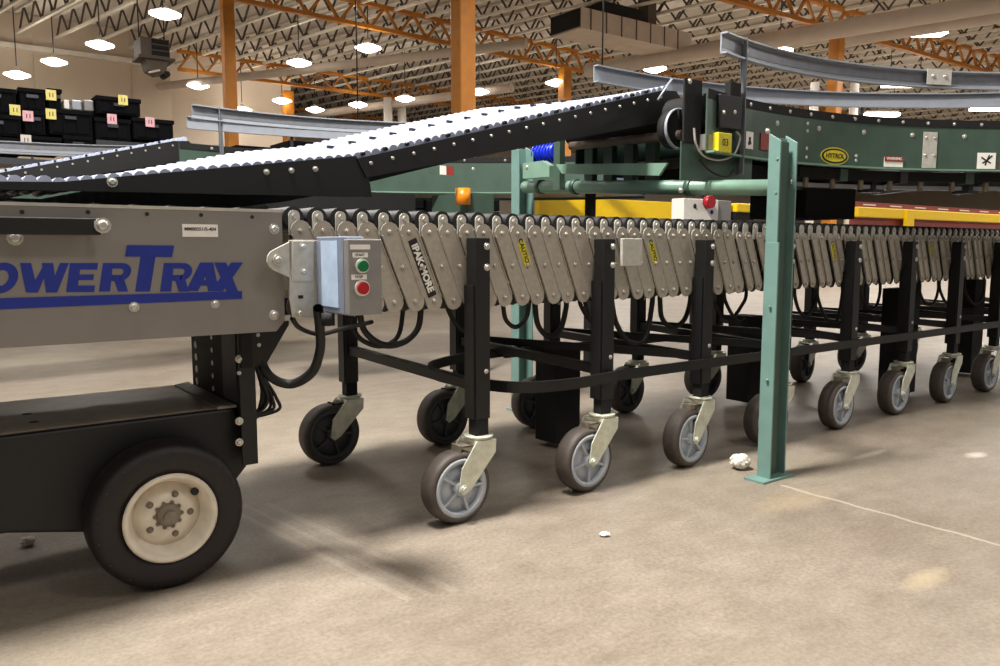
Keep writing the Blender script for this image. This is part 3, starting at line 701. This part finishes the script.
# ------------------------------------------------------------------ roller ramp
def bank_near(x):
    if x < .3: return .004
    if x < .85: return .004 + (x - .3) * .1
    if x < 1.8: return .059 + min(1, (x - .85) / .6) * .006
    return max(0, .065 * (2.42 - x) / .62)
def ramp(dx, dy, label, near):
    bank = bank_near if near else (lambda x: bank_near(x) * .25)
    t = thing('roller_ramp', (1.2 + dx, 2.3 + dy, .93), label, 'ramp', 'roller ramps with black sides')
    D = V((dx, dy, 0)); ya, yb = 2.1, 2.54
    f = lambda x: (.944 + (x - .289) * .142 if x < 1.045 else 1.052 + (x - 1.045) * .262) + .003 if x > .289 else .952 + (x - .289) * .04
    m = MB(); m.prism([V(q_) + D for q_ in ((-.35, ya, .918), (1.094, ya, .945), (1.085, ya, 1.0), (1.045, ya, 1.060), (.289, ya, .950), (-.35, ya, .925))], (0, .012, 0)); a_ = m.build('side_panel', 'black_paint', t)
    m = MB(); m.prism([V(q_) + D for q_ in ((1.075, ya - .004, 1.0), (2.43, ya - .004, 1.295), (2.47, ya - .004, 1.33), (2.40, ya - .004, 1.395), (2.32, ya - .004, 1.388), (1.046, ya - .004, 1.052))], (0, .016, 0)); b_ = m.build('side_panel', 'black_paint', t)
    xs = [-.3 + .1 * k_ for k_ in range(28)]
    m = MB(); m.prism([V((x, yb, f(x) - .02 + bank(x))) + D for x in xs] + [V((x, yb, f(x) - .13 + bank(x) * .5)) + D for x in reversed(xs) if x > .3] + [V((-.3, yb, .925)) + D], (0, .012, 0)); m.build('side_panel', 'black_paint', t)
    for k_ in range(3): bolt(a_, V((.78 + .07 * k_, ya, 1.0 + .008 * k_)) + D, .0065)
    bolt(a_, V((.40, ya, .955)) + D, .01)
    for k_ in range(18):
        x = 1.09 + k_ * .072; bolt(b_, V((x, ya - .005, 1.042 + (x - 1.09) * .262)) + D, .0044)
    x = -.3
    while x < 2.4:
        MB().cyl(V((x, ya + .014, f(x))) + D, V((x, yb - .003, f(x) + bank(x))) + D, .0145, 10).build('roller', 'roller_white', t)
        x += .0295
    for k_ in range(17):      # dark shaft ends standing along the near edge
        x = 1.07 + k_ * .0735
        MB().cyl(V((x, ya + .0, f(x) + .006)) + D, V((x, ya + .016, f(x) + .008)) + D, .0055, 8).build('shaft_end', 'black_matte', t)
        MB().box(x + dx - .012, x + dx + .012, ya + .22 + dy, ya + .228 + dy, f(x) + .5 * bank(x) + .012, f(x) + .5 * bank(x) + .021).build('lane_clip', 'rail_dark', t)
    return t
ramp(0, 0, 'white roller ramp with black sides climbing from the drive unit to the green conveyor', True)
ramp(-1.1, 2.6, 'second black-sided roller ramp, parallel behind the nearest one', False)
ramp(-2.4, 4.9, 'third roller ramp at the left edge below the black crates', False)

# ------------------------------------------------------------------ curved belt conveyors
CX, CY, R0, R1 = 2.75, -.165, 2.07, 2.86
def pol(r, a, z, D): return V((CX + r * math.sin(R(a)), CY + r * math.cos(R(a)), z)) + D
def curved(dx, dy, label, near, a1=78):
    D = V((dx, dy, 0)); t = thing('curved_belt_conveyor', (2.9 + dx, 2.2 + dy, 1.03), label, 'conveyor', 'green curved belt conveyors')
    cx, cy = CX + dx, CY + dy; A0 = -13
    s_ = MB().arc(cx, cy, R0, R0 + .006, A0, a1, 1.135, 1.352).build('side_frame', 'green', t)
    MB().arc(cx, cy, R0 - .03, R0, A0, a1, 1.132, 1.139).build('bottom_flange', 'green_light', s_)
    MB().arc(cx, cy, R0 - .003, R0, A0, a1, 1.322, 1.354).build('top_strip', 'black_matte', s_)
    MB().arc(cx, cy, R1 - .006, R1, -7, a1, 1.135, 1.352).build('side_frame', 'green', t)
    MB().arc(cx, cy, R0 + .02, R1 - .02, -8, a1, 1.315, 1.325).build('belt', 'belt', t)
    MB().arc(cx, cy, R0 + .02, R1 - .02, -7, a1, 1.15, 1.156).build('bottom_pan', 'rail_dark', t)
    # fasteners on the face
    n_ = 0
    for k_ in range(20 if near else 10):
        a = -8 + k_ * (3.6 if near else 7)
        bolt(s_, pol(R0 - .003, a, 1.337, D), .006, (-math.sin(R(a)), -math.cos(R(a)), 0))
        if k_ % 2 == 0: bolt(s_, pol(R0, a + 1.5, 1.285, D), .0085, (-math.sin(R(a)), -math.cos(R(a)), 0))
    # guard rails : inner with C profile, outer
    for (r, z0, z1, ab, ae, nm) in ((R0 - .01, 1.486, 1.553, -11, a1, 'inner_guard_rail'), (R1 + .05, 1.555, 1.625, -3.5, a1, 'outer_guard_rail')):
        g = MB().arc(cx, cy, r, r + .004, ab, ae, z0, z1).build(nm, 'rail_alu', t)
        MB().arc(cx, cy, r - .022, r + .004, ab, ae, z1 - .002, z1 + .004).build('rail_flange', 'rail_alu', g)
        MB().arc(cx, cy, r - .022, r + .004, ab, ae, z0 - .003, z0 + .003).build('rail_flange', 'rail_alu', g)
        if nm[0] == 'i': MB().arc(cx, cy, r - .002, r, ab, ae, z0 + .02, z1 - .008).build('rail_web', 'rail_grey', g)
    # end piece of the inner rail
    p = pol(R0 - .01, -6.5, 0, D)
    for a in (-6.6,):
        q_ = pol(R0 - .012, a, 0, D)
        m = MB(); m.box(q_.x - .012, q_.x + .012, q_.y - .004, q_.y + .002, 1.07 if a < 0 else 1.33, 1.56); m.box(q_.x - .012, q_.x - .008, q_.y - .025, q_.y, 1.07 if a < 0 else 1.33, 1.56); m.build('rail_post', 'rail_grey', t)
        if near and a < 0:
            bolt(t, (q_.x - .006, q_.y - .006, 1.545), .007); bolt(t, (q_.x + .012, q_.y - .006, 1.52), .007)
    for a in (10, 30, 50):
        q_ = pol(R1 + .055, a, 0, D); MB().box(q_.x - .01, q_.x + .01, q_.y - .004, q_.y + .004, 1.3, 1.56).build('rail_post', 'rail_dark', t)
    # under-bed machinery
    if near:
        for k_, a in enumerate(range(4, int(a1), 9)):
            MB().bar(pol(R0 + .02, a, 1.105, D), pol(R1 - .02, a, 1.105, D), .04, .05).build('cross_member', 'green' if k_ % 2 else 'rail_dark', t)
        MB().arc(cx, cy, R0 + .10, R0 + .14, 5, a1, 1.058, 1.075).build('return_rail', 'rail_alu', t)
        MB().arc(cx, cy, R0 + .03, R0 + .2, 6, a1, 1.09, 1.13).build('return_belt', 'black_matte', t)
        for k_ in range(9):
            a = 8 + k_ * 4.3; p = pol(R0 + .06, a, 1.07, D)
            MB().cyl((p.x, p.y, 1.05), (p.x, p.y, 1.13), .012, 10).build('hanger_bolt', 'rust_grey', t)
            if k_ % 3 == 0: MB().box(p.x - .05, p.x + .05, p.y + .05, p.y + .12, 1.045, 1.1).build('cable_tray', 'rail_dark', t)
    return t, s_
cv, sf = curved(0, 0, 'dark green curved belt conveyor with guard rails in the foreground right', True)
# details of the near curve
D0 = V((0, 0, 0))
def face_box(a, w, z0, z1, m_, name, lb=None, off=.003, th=.002):
    n = V((-math.sin(R(a)), -math.cos(R(a)), 0)); r_ = V((math.cos(R(a)), -math.sin(R(a)), 0)); c0 = pol(R0, a, 0, D0) + n * off
    m = MB(); m.prism([c0 - r_ * w / 2 + V((0, 0, z0)), c0 + r_ * w / 2 + V((0, 0, z0)), c0 + r_ * w / 2 + V((0, 0, z1)), c0 - r_ * w / 2 + V((0, 0, z1))], n * th)
    o = m.build(name, m_, cv); 
    if lb: o['label'] = lb
    return o, c0 + n * (th + .0008), r_, n
def ang_of(px_, py_):   # angle on the inner face seen at a pixel
    best = None
    for k_ in range(-130, 800):
        a = k_ / 10; p = pol(R0, a, 1.24, D0) - V((0, 0, H)); x_ = 500 + F * p.dot(rt) / p.dot(fw)
        if best is None or abs(x_ - px_) < best[0]: best = (abs(x_ - px_), a)
    return best[1]
# yellow oval badge
a = ang_of(835, 150); n = V((-math.sin(R(a)), -math.cos(R(a)), 0)); r_ = V((math.cos(R(a)), -math.sin(R(a)), 0)); c0 = pol(R0, a, 1.178, D0) + n * .002
def oval(rx, rz, off, m_, parent, nm):
    m = MB(); m.prism([c0 + n * off + r_ * rx * math.cos(2 * PI * k_ / 32) + V((0, 0, rz * math.sin(2 * PI * k_ / 32))) for k_ in range(32)], n * .001); return m.build(nm, m_, parent)
bd = oval(.082, .036, 0, 'yellow_label', cv, 'oval_badge'); bd['label'] = 'yellow oval maker badge'
oval(.076, .031, .001, 'ink', bd, 'badge_ring'); oval(.064, .024, .002, 'yellow_label', bd, 'badge_field')
text(bd, 'HYTROL', c0 + n * .004, .028, r_, (0, 0, 1), 'ink', .0004)
# grey splice plate with four bolts
a = ang_of(929, 146); o, c1, r_, n = face_box(a, .07, 1.145, 1.30, 'tab_steel', 'splice_plate')
for sx in (-.022, .022):
    for z in (1.275, 1.2): bolt(o, c1 + r_ * sx + V((0, 0, z)), .005, n)
# safety stickers
o, c1, r_, n = face_box(ang_of(894, 157), .10, 1.145, 1.185, 'white', 'safety_sticker', 'white and red safety sticker')
a = ang_of(894, 157); o2, c2, r_, n = face_box(a, .10, 1.168, 1.19, 'red_dull', 'sticker_band', off=.0055)
text(o, 'WARNING', c2 + V((0, 0, 1.179)), .017, r_, (0, 0, 1), 'white')
o, c1, r_, n = face_box(ang_of(987, 155), .085, 1.145, 1.215, 'white', 'safety_sticker', 'white sticker with black hand pictogram')
m = MB()
for q0, q1 in (((-.025, .195), (.0, .18)), ((0, .18), (.025, .203)), ((-.02, .17), (.0, .18)), ((0, .18), (-.006, .16)), ((.012, .205), (.0, .18)), ((.02, .17), (.0, .18))):
    m.bar(c1 + r_ * q0[0] + V((0, 0, 1 + q0[1])), c1 + r_ * q1[0] + V((0, 0, 1 + q1[1])), .001, .006)
m.build('pictogram', 'ink', o)
face_box(ang_of(1006, 155), .06, 1.145, 1.215, 'red_dull', 'sticker_band')
o, c1, r_, n = face_box(ang_of(749, 143), .05, 1.17, 1.235, 'white', 'safety_sticker', 'white sticker with black pictogram beside red one')
m = MB(); m.bar(c1 + r_ * -.01 + V((0, 0, 1.19)), c1 + r_ * .01 + V((0, 0, 1.195)), .001, .012); m.bar(c1 + V((0, 0, 1.195)), c1 + V((0, 0, 1.215)), .001, .012); m.build('pictogram', 'ink', o)
face_box(ang_of(766, 143), .075, 1.175, 1.24, 'red_dull', 'sticker_band', 'dull red sticker')
for px_, zz in ((807, 1.3), (807, 1.27), (807, 1.2), (807, 1.165), (857, 1.185), (857, 1.165)):
    a = ang_of(px_, 150); bolt(sf, pol(R0, a, zz, D0), .006, (-math.sin(R(a)), -math.cos(R(a)), 0))
# rail splice
a_ = None
for k_ in range(800):
    a = k_ / 10; p = pol(R0 - .03, a, 1.53, D0) - V((0, 0, H))
    if 500 + F * p.dot(rt) / p.dot(fw) > 938: a_ = a; break
n = V((-math.sin(R(a_)), -math.cos(R(a_)), 0)); r_ = V((math.cos(R(a_)), -math.sin(R(a_)), 0)); c0 = pol(R0 - .034, a_, 0, D0)
m = MB(); m.prism([c0 - r_ * .06 + V((0, 0, 1.495)), c0 + r_ * .06 + V((0, 0, 1.495)), c0 + r_ * .06 + V((0, 0, 1.56)), c0 - r_ * .06 + V((0, 0, 1.56))], n * .003); o = m.build('rail_splice', 'tab_steel', cv)
for s in (-.03, .03): bolt(o, c0 + n * .003 + r_ * s + V((0, 0, 1.53)), .008, n)

# drive end
YD = 1.9
MB().box(2.195, 2.60, YD - .012, YD - .006, 1.035, 1.17).build('end_plate', 'green', cv)
MB().box(2.235, 2.30, YD - .012, YD - .006, 1.17, 1.20).build('end_plate', 'green', cv)
m = MB(); m.box(2.195, 2.29, YD - .02, YD - .012, 1.165, 1.385); dp = m.build('drive_cover', 'black_matte', cv, bevel=.003)
bolt(dp, (2.22, YD - .02, 1.375), .008); 
for q_ in ((701, 149), (681, 190), (762, 182)): p = at(*q_, y=YD - .012); bolt(cv, (p.x, YD - .012, p.z), .008)
MB().cyl((2.315, 2.02, 1.235), (2.315, 2.05, 1.235), .07, 28).build('pulley', 'black_matte', cv)
MB().lathe([(.069, 0), (.075, 0), (.075, .012), (.069, .012)], (2.315, 2.0, 1.235), (0, 1, 0), 32).build('pulley_rim', 'rail_alu', cv)
MB().cyl((2.17, 1.98, 1.32), (2.24, 1.98, 1.40), .004, 10).build('tension_rod', 'rail_alu', cv)
MB().cyl((2.33, 2.0, 1.215), (2.33, 2.62, 1.235), .018, 16).build('snub_roller', 'heater_brown', cv)
MB().cyl((2.38, 1.92, 1.3), (2.38, 2.66, 1.3), .06, 20).build('end_pulley', 'black_matte', cv)
m = MB(); m.prism([(2.26, 2.05, 1.065), (2.26, 2.60, 1.112), (2.26, 2.64, 1.155), (2.26, 2.01, 1.108)], (.012, 0, 0)); m.build('angle_bar', 'green_light', cv)
m = MB(); m.box(2.30, 2.33, 2.66, 2.70, 1.05, 1.33); fp = m.build('far_bracket', 'green', cv)
bolt(fp, (2.30, 2.68, 1.29), .007, (-1, 0, 0)); bolt(fp, (2.30, 2.68, 1.26), .005, (-1, 0, 0))
m = MB(); m.prism([(2.30, 2.73, 1.11), (2.30, 2.92, 1.115), (2.30, 2.92, 1.185), (2.30, 2.78, 1.185), (2.30, 2.73, 1.16)], (.03, 0, 0)); fb = m.build('motor_bracket', 'green_light', cv); bolt(fb, (2.3, 2.89, 1.165), .008, (-1, 0, 0))
for y in (2.2, 2.32, 2.44, 2.56): MB().box(2.4, 2.43, y, y + .05, 1.05, 1.3).build('bed_stiffener', 'green', cv)
mo = MB().cyl((2.47, 2.87, 1.245), (2.47, 3.03, 1.245), .042, 24).build('gear_motor', 'blue_motor', cv); mo['label'] = 'bright blue motor'
for k_ in range(6): MB().cyl((2.47, 2.885 + k_ * .024, 1.245), (2.47, 2.891 + k_ * .024, 1.245), .049, 24).build('cooling_fin', 'blue_motor', mo)
# limit switch, e-stop and conduit on the end plate
m = MB(); a = at(715, 128, y=YD - .03); b = at(738, 98, y=YD - .03); m.box(a.x, b.x, YD - .05, YD - .012, a.z, b.z); ls = m.build('photo_eye_box', 'black_paint', cv, bevel=.004)
a = at(728, 99, y=YD - .03); b = at(739, 84, y=YD - .03); MB().box(a.x, b.x, YD - .04, YD - .015, a.z, b.z).build('sensor_head', 'black_matte', ls)
for q_ in ((724, 112), (735, 112)): p = at(*q_, y=YD - .05); bolt(ls, (p.x, YD - .05, p.z), .006)
a = at(716, 152, y=YD - .06); b = at(730, 134, y=YD - .06); o = MB().box(a.x, b.x, YD - .07, YD - .012, a.z, b.z).build('switch_box', 'yellow_label', cv, bevel=.003); o['label'] = 'small yellow switch box'
text(o, '03', ((a.x + b.x) / 2, YD - .0712, (a.z + b.z) / 2), .035, (1, 0, 0), (0, 0, 1), 'ink')
a = at(702, 150, y=YD - .03); b = at(716, 136, y=YD - .03); MB().box(a.x, b.x, YD - .045, YD - .012, a.z, b.z).build('switch_body', 'box_grey', cv)
MB().tube(curve_pts([at(*q_, y=YD - .03) for q_ in ((694, 128), (696, 144), (704, 156), (720, 160), (734, 154), (740, 138), (736, 131))]), .004).build('conduit', 'tab_steel', cv)
MB().tube(curve_pts([at(*q_, y=YD - .03) for q_ in ((700, 160), (712, 172), (728, 176), (736, 166))]), .004).build('conduit', 'rubber', cv)
# drive housing under the curve
MB().box(3.3, 3.72, 2.1, 2.4, .935, 1.135).build('drive_housing', 'black_matte', cv)
MB().box(2.62, 3.3, 2.0, 2.5, 1.06, 1.13).build('belt_return_box', 'black_matte', cv)

cv2, _ = curved(-1.1, 2.6, 'second green curved conveyor, behind the roller ramp', False, 60)
# posts of the second curve
for (x, y) in ((1.36, 4.28), (2.91, 4.08)):
    MB().box(x, x + .03, y, y + .06, 0, 1.14).build('support_post', 'green_post', cv2)
MB().box(1.62, 2.35, 3.98, 4.35, .93, 1.1).build('drive_housing', 'black_matte', cv2)
MB().box(2.66, 2.85, 3.9, 4.3, .9, 1.12).build('gear_housing', 'green', cv2)
p = at(463, 196, y=3.9); o = MB().cyl((p.x, p.y, p.z - .05), (p.x, p.y, p.z + .045), .045, 20).build('amber_motor', 'amber', cv2); o['label'] = 'amber cylindrical motor'
p = at(436, 171, y=3.95); o = MB().box(p.x - .04, p.x + .0, 3.84, 3.846, p.z - .03, p.z + .02).build('safety_sticker', 'white', cv2); MB().box(p.x, p.x + .05, 3.84, 3.846, p.z - .03, p.z + .02).build('safety_sticker', 'red_dull', cv2)
cv3, _ = curved(-2.4, 4.9, 'third green curved conveyor, farthest left below the crates', False, 50)
for (x, y) in ((1.9, 5.9),): MB().box(x, x + .03, y, y + .06, 0, 1.14).build('support_post', 'green_post', cv3)

# ------------------------------------------------------------------ yellow guards and boxes behind
def post_thing(name, label, cat, org): return thing(name, org, label, cat)
a = at(540, 197, y=4.5); b = at(574, 197, y=4.5); c_ = at(593, 197, y=4.5); d_ = at(681, 199, y=4.5)
t = thing('yellow_guard_beam', (a.x, 4.5, 0), 'wide yellow steel guard beam seen under the green cross tube', 'guard')
for k_, (x0, x1) in enumerate(((a.x, c_.x - .08), (c_.x - .05, d_.x))):
    MB().box(x0, x1, 4.5, 4.56, 1.0, a.z + .01).build('beam_panel', 'yellow', t, bevel=.004)
MB().box(c_.x - .08, c_.x - .05, 4.49, 4.57, 1.0, a.z).build('joint_plate', 'rail_dark', t)
for px_ in (606, 700):
    q_ = at(px_, 300, y=4.55); MB().box(q_.x, q_.x + .06, 4.56, 4.62, 0, 1.1).build('guard_post', 'black_matte', t)
a = at(859, 206, y=4.4)
t = thing('yellow_guard_rail', (a.x, 4.4, 0), 'long bright yellow guard rail with red top band at the right', 'guard')
b = at(1000, 207, y=4.4)
MB().box(a.x, b.x + 1.5, 4.4, 4.48, a.z - .11, a.z - .005).build('rail_beam', 'yellow', t, bevel=.01)
MB().box(a.x, b.x + 1.5, 4.44, 4.5, a.z + .0, a.z + .05).build('red_band', 'red_dull', t)
for k_ in range(7):
    x = a.x + .15 + k_ * .55; MB().box(x, x + .25, 4.436, 4.44, a.z + .015, a.z + .028).build('reflection_dash', 'white', t)  # reflections along the red band, modelled as white dashes
MB().box(a.x, b.x + 1.5, 4.46, 4.5, a.z - .2, a.z - .12).build('lower_band', 'red_dull', t)
q_ = at(908, 220, y=4.4); MB().box(q_.x - .08, q_.x + .08, 4.37, 4.41, a.z - .28, a.z - .02).build('post_cap', 'yellow', t)
q_ = at(905, 300, y=4.45); MB().box(q_.x - .05, q_.x + .05, 4.42, 4.5, 0, a.z - .11).build('guard_post', 'black_matte', t)
MB().box(b.x + 1.2, b.x + 1.3, 4.42, 4.5, 0, a.z - .1).build('guard_post', 'black_matte', t)
# white e-stop cabinet on a black pole
a = at(684, 198, y=3.3); b = at(718, 222, y=3.3)
t = thing('white_switch_cabinet', (a.x + .1, 3.35, 0), 'white switch box with red knob behind the roller conveyor, left of the green post', 'switch box')
MB().box(a.x, b.x, 3.3, 3.4, b.z - .02, a.z).build('box', 'white', t, bevel=.004)
MB().box(b.x, b.x + .16, 3.32, 3.42, b.z, a.z).build('side_box', 'box_grey', t, bevel=.004)
q_ = at(708, 202, y=3.29); MB().cyl((q_.x, 3.3, q_.z), (q_.x, 3.26, q_.z), .04, 18).build('red_knob', 'red', t)
q_ = at(696, 206, y=3.29); bolt(t, (q_.x, 3.3, q_.z), .012, m='ink', name='keyhole'); q_ = at(713, 212, y=3.29); bolt(t, (q_.x, 3.3, q_.z), .012, m='blue_motor', name='push_button')
q_ = at(702, 300, y=3.35); MB().box(q_.x, q_.x + .05, 3.4, 3.45, 0, 1.05).build('pole', 'black_matte', t)
a = at(737, 203, y=3.3); b = at(757, 213, y=3.3)
o = MB().box(a.x, b.x, 3.3, 3.36, b.z, a.z).build('sensor_light', 'yellow', t, bevel=.008); o['label'] = 'yellow sensor lamp'
MB().box(a.x, b.x - .02, 3.31, 3.38, b.z - .05, b.z).build('sensor_base', 'black_matte', t)
MB().box(b.x - .3, a.x + .1, 3.38, 3.41, b.z - .03, b.z).build('sensor_arm', 'black_matte', t)
# pale blue bins
a = at(609, 177, y=3.7); b = at(672, 184, y=3.7)
t = thing('pale_blue_bin', (a.x, 3.8, 0), 'pale blue flat bin on a shelf behind the green angle bar', 'bin')
MB().box(a.x, b.x, 3.7, 3.95, b.z, a.z).build('bin_body', 'pale_blue', t, bevel=.004)
q_ = at(610, 157, y=3.75); MB().box(q_.x, q_.x + .3, 3.75, 3.95, a.z + .06, q_.z).build('bin_lid', 'pale_blue', t, bevel=.004)
q_ = at(704, 300, y=3.85)
MB().box(a.x - .02, a.x + .03, 3.85, 3.9, 0, b.z).build('shelf_leg', 'black_matte', t); MB().box(q_.x, q_.x + .05, 3.85, 3.9, 0, b.z).build('shelf_leg', 'black_matte', t)

# ------------------------------------------------------------------ black crates on a rack at the left
YC = 9.0
def crate(pxa, pya, pxb, pyb, label, note=None, lid=False, yc=YC):
    a = at(pxa, pya, y=yc); b = at(pxb, pya, y=yc); h_ = a.z - at(pxa, pyb, y=yc).z
    t = thing('black_crate', ((a.x + b.x) / 2, yc + .25, a.z - h_), label, 'crate', 'black crates stacked at the left')
    x0, x1, z1 = a.x + .004, b.x - .004, a.z; z0 = z1 - h_ + .006
    m = MB(); m.box(x0 + .012, x1 - .012, yc, yc + .5, z0, z1 - .03); m.box(x0 + .05, x1 - .05, yc - .012, yc, z0 + .02, z0 + .03)
    for f_ in (.0, .33, .66, 1.0):
        x = x0 + .02 + (x1 - x0 - .05) * f_; m.box(x, x + .012, yc - .012, yc, z0, z1 - .03)
    m.build('crate_body', 'crate', t)
    MB().box(x0, x1, yc - .016, yc + .5, z1 - .04, z1).build('crate_lip', 'crate', t, bevel=.004)
    MB().box((x0 + x1) / 2 - .05, (x0 + x1) / 2 + .05, yc - .02, yc - .012, z1 - .09, z1 - .06).build('handle_slot', 'rail_dark', t)
    if note:
        p = at(note[0], note[1], y=yc - .02); w_ = .045
        o = MB().box(p.x - w_, p.x + w_, yc - .022, yc - .019, p.z - w_ * 1.1, p.z + w_ * 1.1).build('paper_note', note[2], t)
        for q_ in (-.015, .012): MB().box(p.x + q_, p.x + q_ + .008, yc - .0225, yc - .022, p.z - .02, p.z + .02).build('note_mark', 'ink', o)
crate(-30, 85, 17, 112, 'topmost black crate at the left edge')
crate(17, 87, 46, 110, 'top black crate beside the left-edge one')
crate(46, 88, 62, 108, 'narrow top black crate with a yellow note', (51, 95, 'note_yellow'))
crate(-30, 112, 22, 134, 'second-row black crate with a yellow note near the left edge', (15, 110, 'note_yellow'))
crate(22, 110, 46, 134, 'second-row black crate with a pink note', (28, 116, 'pink'))
crate(46, 108, 93, 134, 'wide black crate with a yellow note below the narrow one', (51, 114, 'note_yellow'))
crate(93, 117, 131, 139, 'black crate with a pink note under the single raised crate', (112, 119, 'pink'))
crate(95, 95, 141, 113, 'single raised black crate with a yellow note on its rim', (123, 100, 'note_yellow'))
crate(131, 117, 174, 139, 'rightmost black crate with a pink note', (150, 122, 'pink'))
crate(-30, 135, 22, 152, 'bottom-row black crate at the left edge')
crate(22, 135, 62, 152, 'bottom-row black crate with a pale note', (26, 140, 'paper'))
crate(62, 135, 93, 152, 'bottom-row black crate right of the pale-note crate')
a = at(-32, 152, y=YC); b = at(176, 139, y=YC); e_ = at(94, 139, y=YC)
t = thing('storage_rack', (a.x, YC + .25, 0), 'dark steel rack carrying the black crates', 'rack')
a.z -= .03; MB().box(a.x, e_.x, YC, YC + .5, a.z - .06, a.z - .0).build('shelf', 'rail_dark', t)
bz = min(at(93, 139, y=YC).z, at(131, 139, y=YC).z) - .002; MB().box(e_.x + .02, b.x, YC, YC + .5, bz - .06, bz).build('shelf', 'rail_dark', t)
for x in (a.x, e_.x, b.x - .05):
    for y in (YC + .02, YC + .43): MB().box(x, x + .05, y, y + .05, 0, a.z - .06).build('rack_post', 'rail_dark', t)
# silver parts on the crates
for k_, (x0, x1) in enumerate(((62, 68), (70, 80), (82, 92))):
    a = at(x0, 101, y=YC + .2); b = at(x1, 108, y=YC + .2)
    o = MB().box(a.x, b.x, YC + .1, YC + .3, at(70, 108, y=YC).z + .002, a.z).build('small_carton', ('white', 'rail_alu', 'box_grey')[k_], None, (a.x, YC + .2, b.z), .01)
    tag(o, ('small white carton on top of the wide black crate', 'small silver carton between two others on the crates', 'small grey carton next to the raised crate')[k_], 'carton')
# more distant crate row behind the second rail
for k_ in range(6):
    x = 3.0 + k_ * .62; h_ = (1.95, 2.05, 2.0, 1.95, 1.9, 1.95)[k_]
    t = thing('black_crate_stack', (x + .3, 9.3, 0), 'distant black crate stack, %s behind the far rail' % ('leftmost', 'second from left', 'third from left', 'third from right', 'second from right', 'rightmost')[k_], 'crates', 'distant crate stacks')
    for j in range(6):
        MB().box(x, x + .58, 9.0, 9.6, j * h_ / 6, (j + 1) * h_ / 6 - .012).build('crate', 'crate', t, bevel=.01)

# ------------------------------------------------------------------ debris on the floor
def lump(px_, py_, r, m_, name, label, cat, seed, sq=.8):
    p = at(px_, py_, z=0); bm = bmesh.new(); bmesh.ops.create_icosphere(bm, subdivisions=3, radius=r); rn = random.Random(seed)
    offs = [V((rn.uniform(-1, 1), rn.uniform(-1, 1), rn.uniform(-1, 1))).normalized() for _ in range(14)]
    for v in bm.verts:
        d = v.co.normalized(); k_ = 1 + .22 * max(0, max(d.dot(o_) for o_ in offs) - .8) * 5 - .15 * abs(math.sin(9 * d.x + 4 * d.y)); v.co = v.co * k_; v.co.z *= sq
    mn = min(v.co.z for v in bm.verts)
    for v in bm.verts: v.co.z -= mn
    me = bpy.data.meshes.new(name); bm.to_mesh(me); bm.free(); me.materials.append(M[m_])
    o = bpy.data.objects.new(name, me); COL.objects.link(o); o.location = (p.x, p.y, 0); tag(o, label, cat)
lump(740, 469, .034, 'rock', 'rubble_lump', 'speckled pale lump on the floor beside the green post foot', 'debris', 1)
lump(28, 545, .018, 'paper', 'crumpled_paper', 'crumpled pale paper scrap on the floor below the black base box', 'paper scrap', 2, .6)
lump(605, 536, .014, 'paper', 'plastic_chip', 'white chip lying on open floor in front of the casters', 'debris', 3, .35)
lump(236, 517, .009, 'paper', 'plastic_chip', 'tiny white chip on the floor right of the big tyre', 'debris', 4, .5)

# ------------------------------------------------------------------ light
for x in (-3, 2, 7, 12.5, 18, 24, 32, 42):
    for y in (-2, 3.9, 7.4, 12.6, 18.2):
        pw = 62 if x < 10 else 170
        if (x, y) == (2, 3.9): continue
        if (x, y) == (2, 7.4): pw = 90
        if y == -2 and x < 10: pw = 62
        area((x, y, 4.85), pw, 1.2)
area((0.1, 2.0, 4.85), 600, .9)
wd = bpy.data.worlds.new('world'); S.world = wd; wd.use_nodes = True
bg = wd.node_tree.nodes['Background']; bg.inputs[0].default_value = (*lin((222, 216, 210)), 1); bg.inputs[1].default_value = .28
vs = S.view_settings; vs.view_transform = 'Standard'; vs.look = 'None'; vs.gamma = 1; vs.exposure = .25
vs.use_curve_mapping = False
for o in bpy.data.objects:
    if 'org' in o: del o['org']
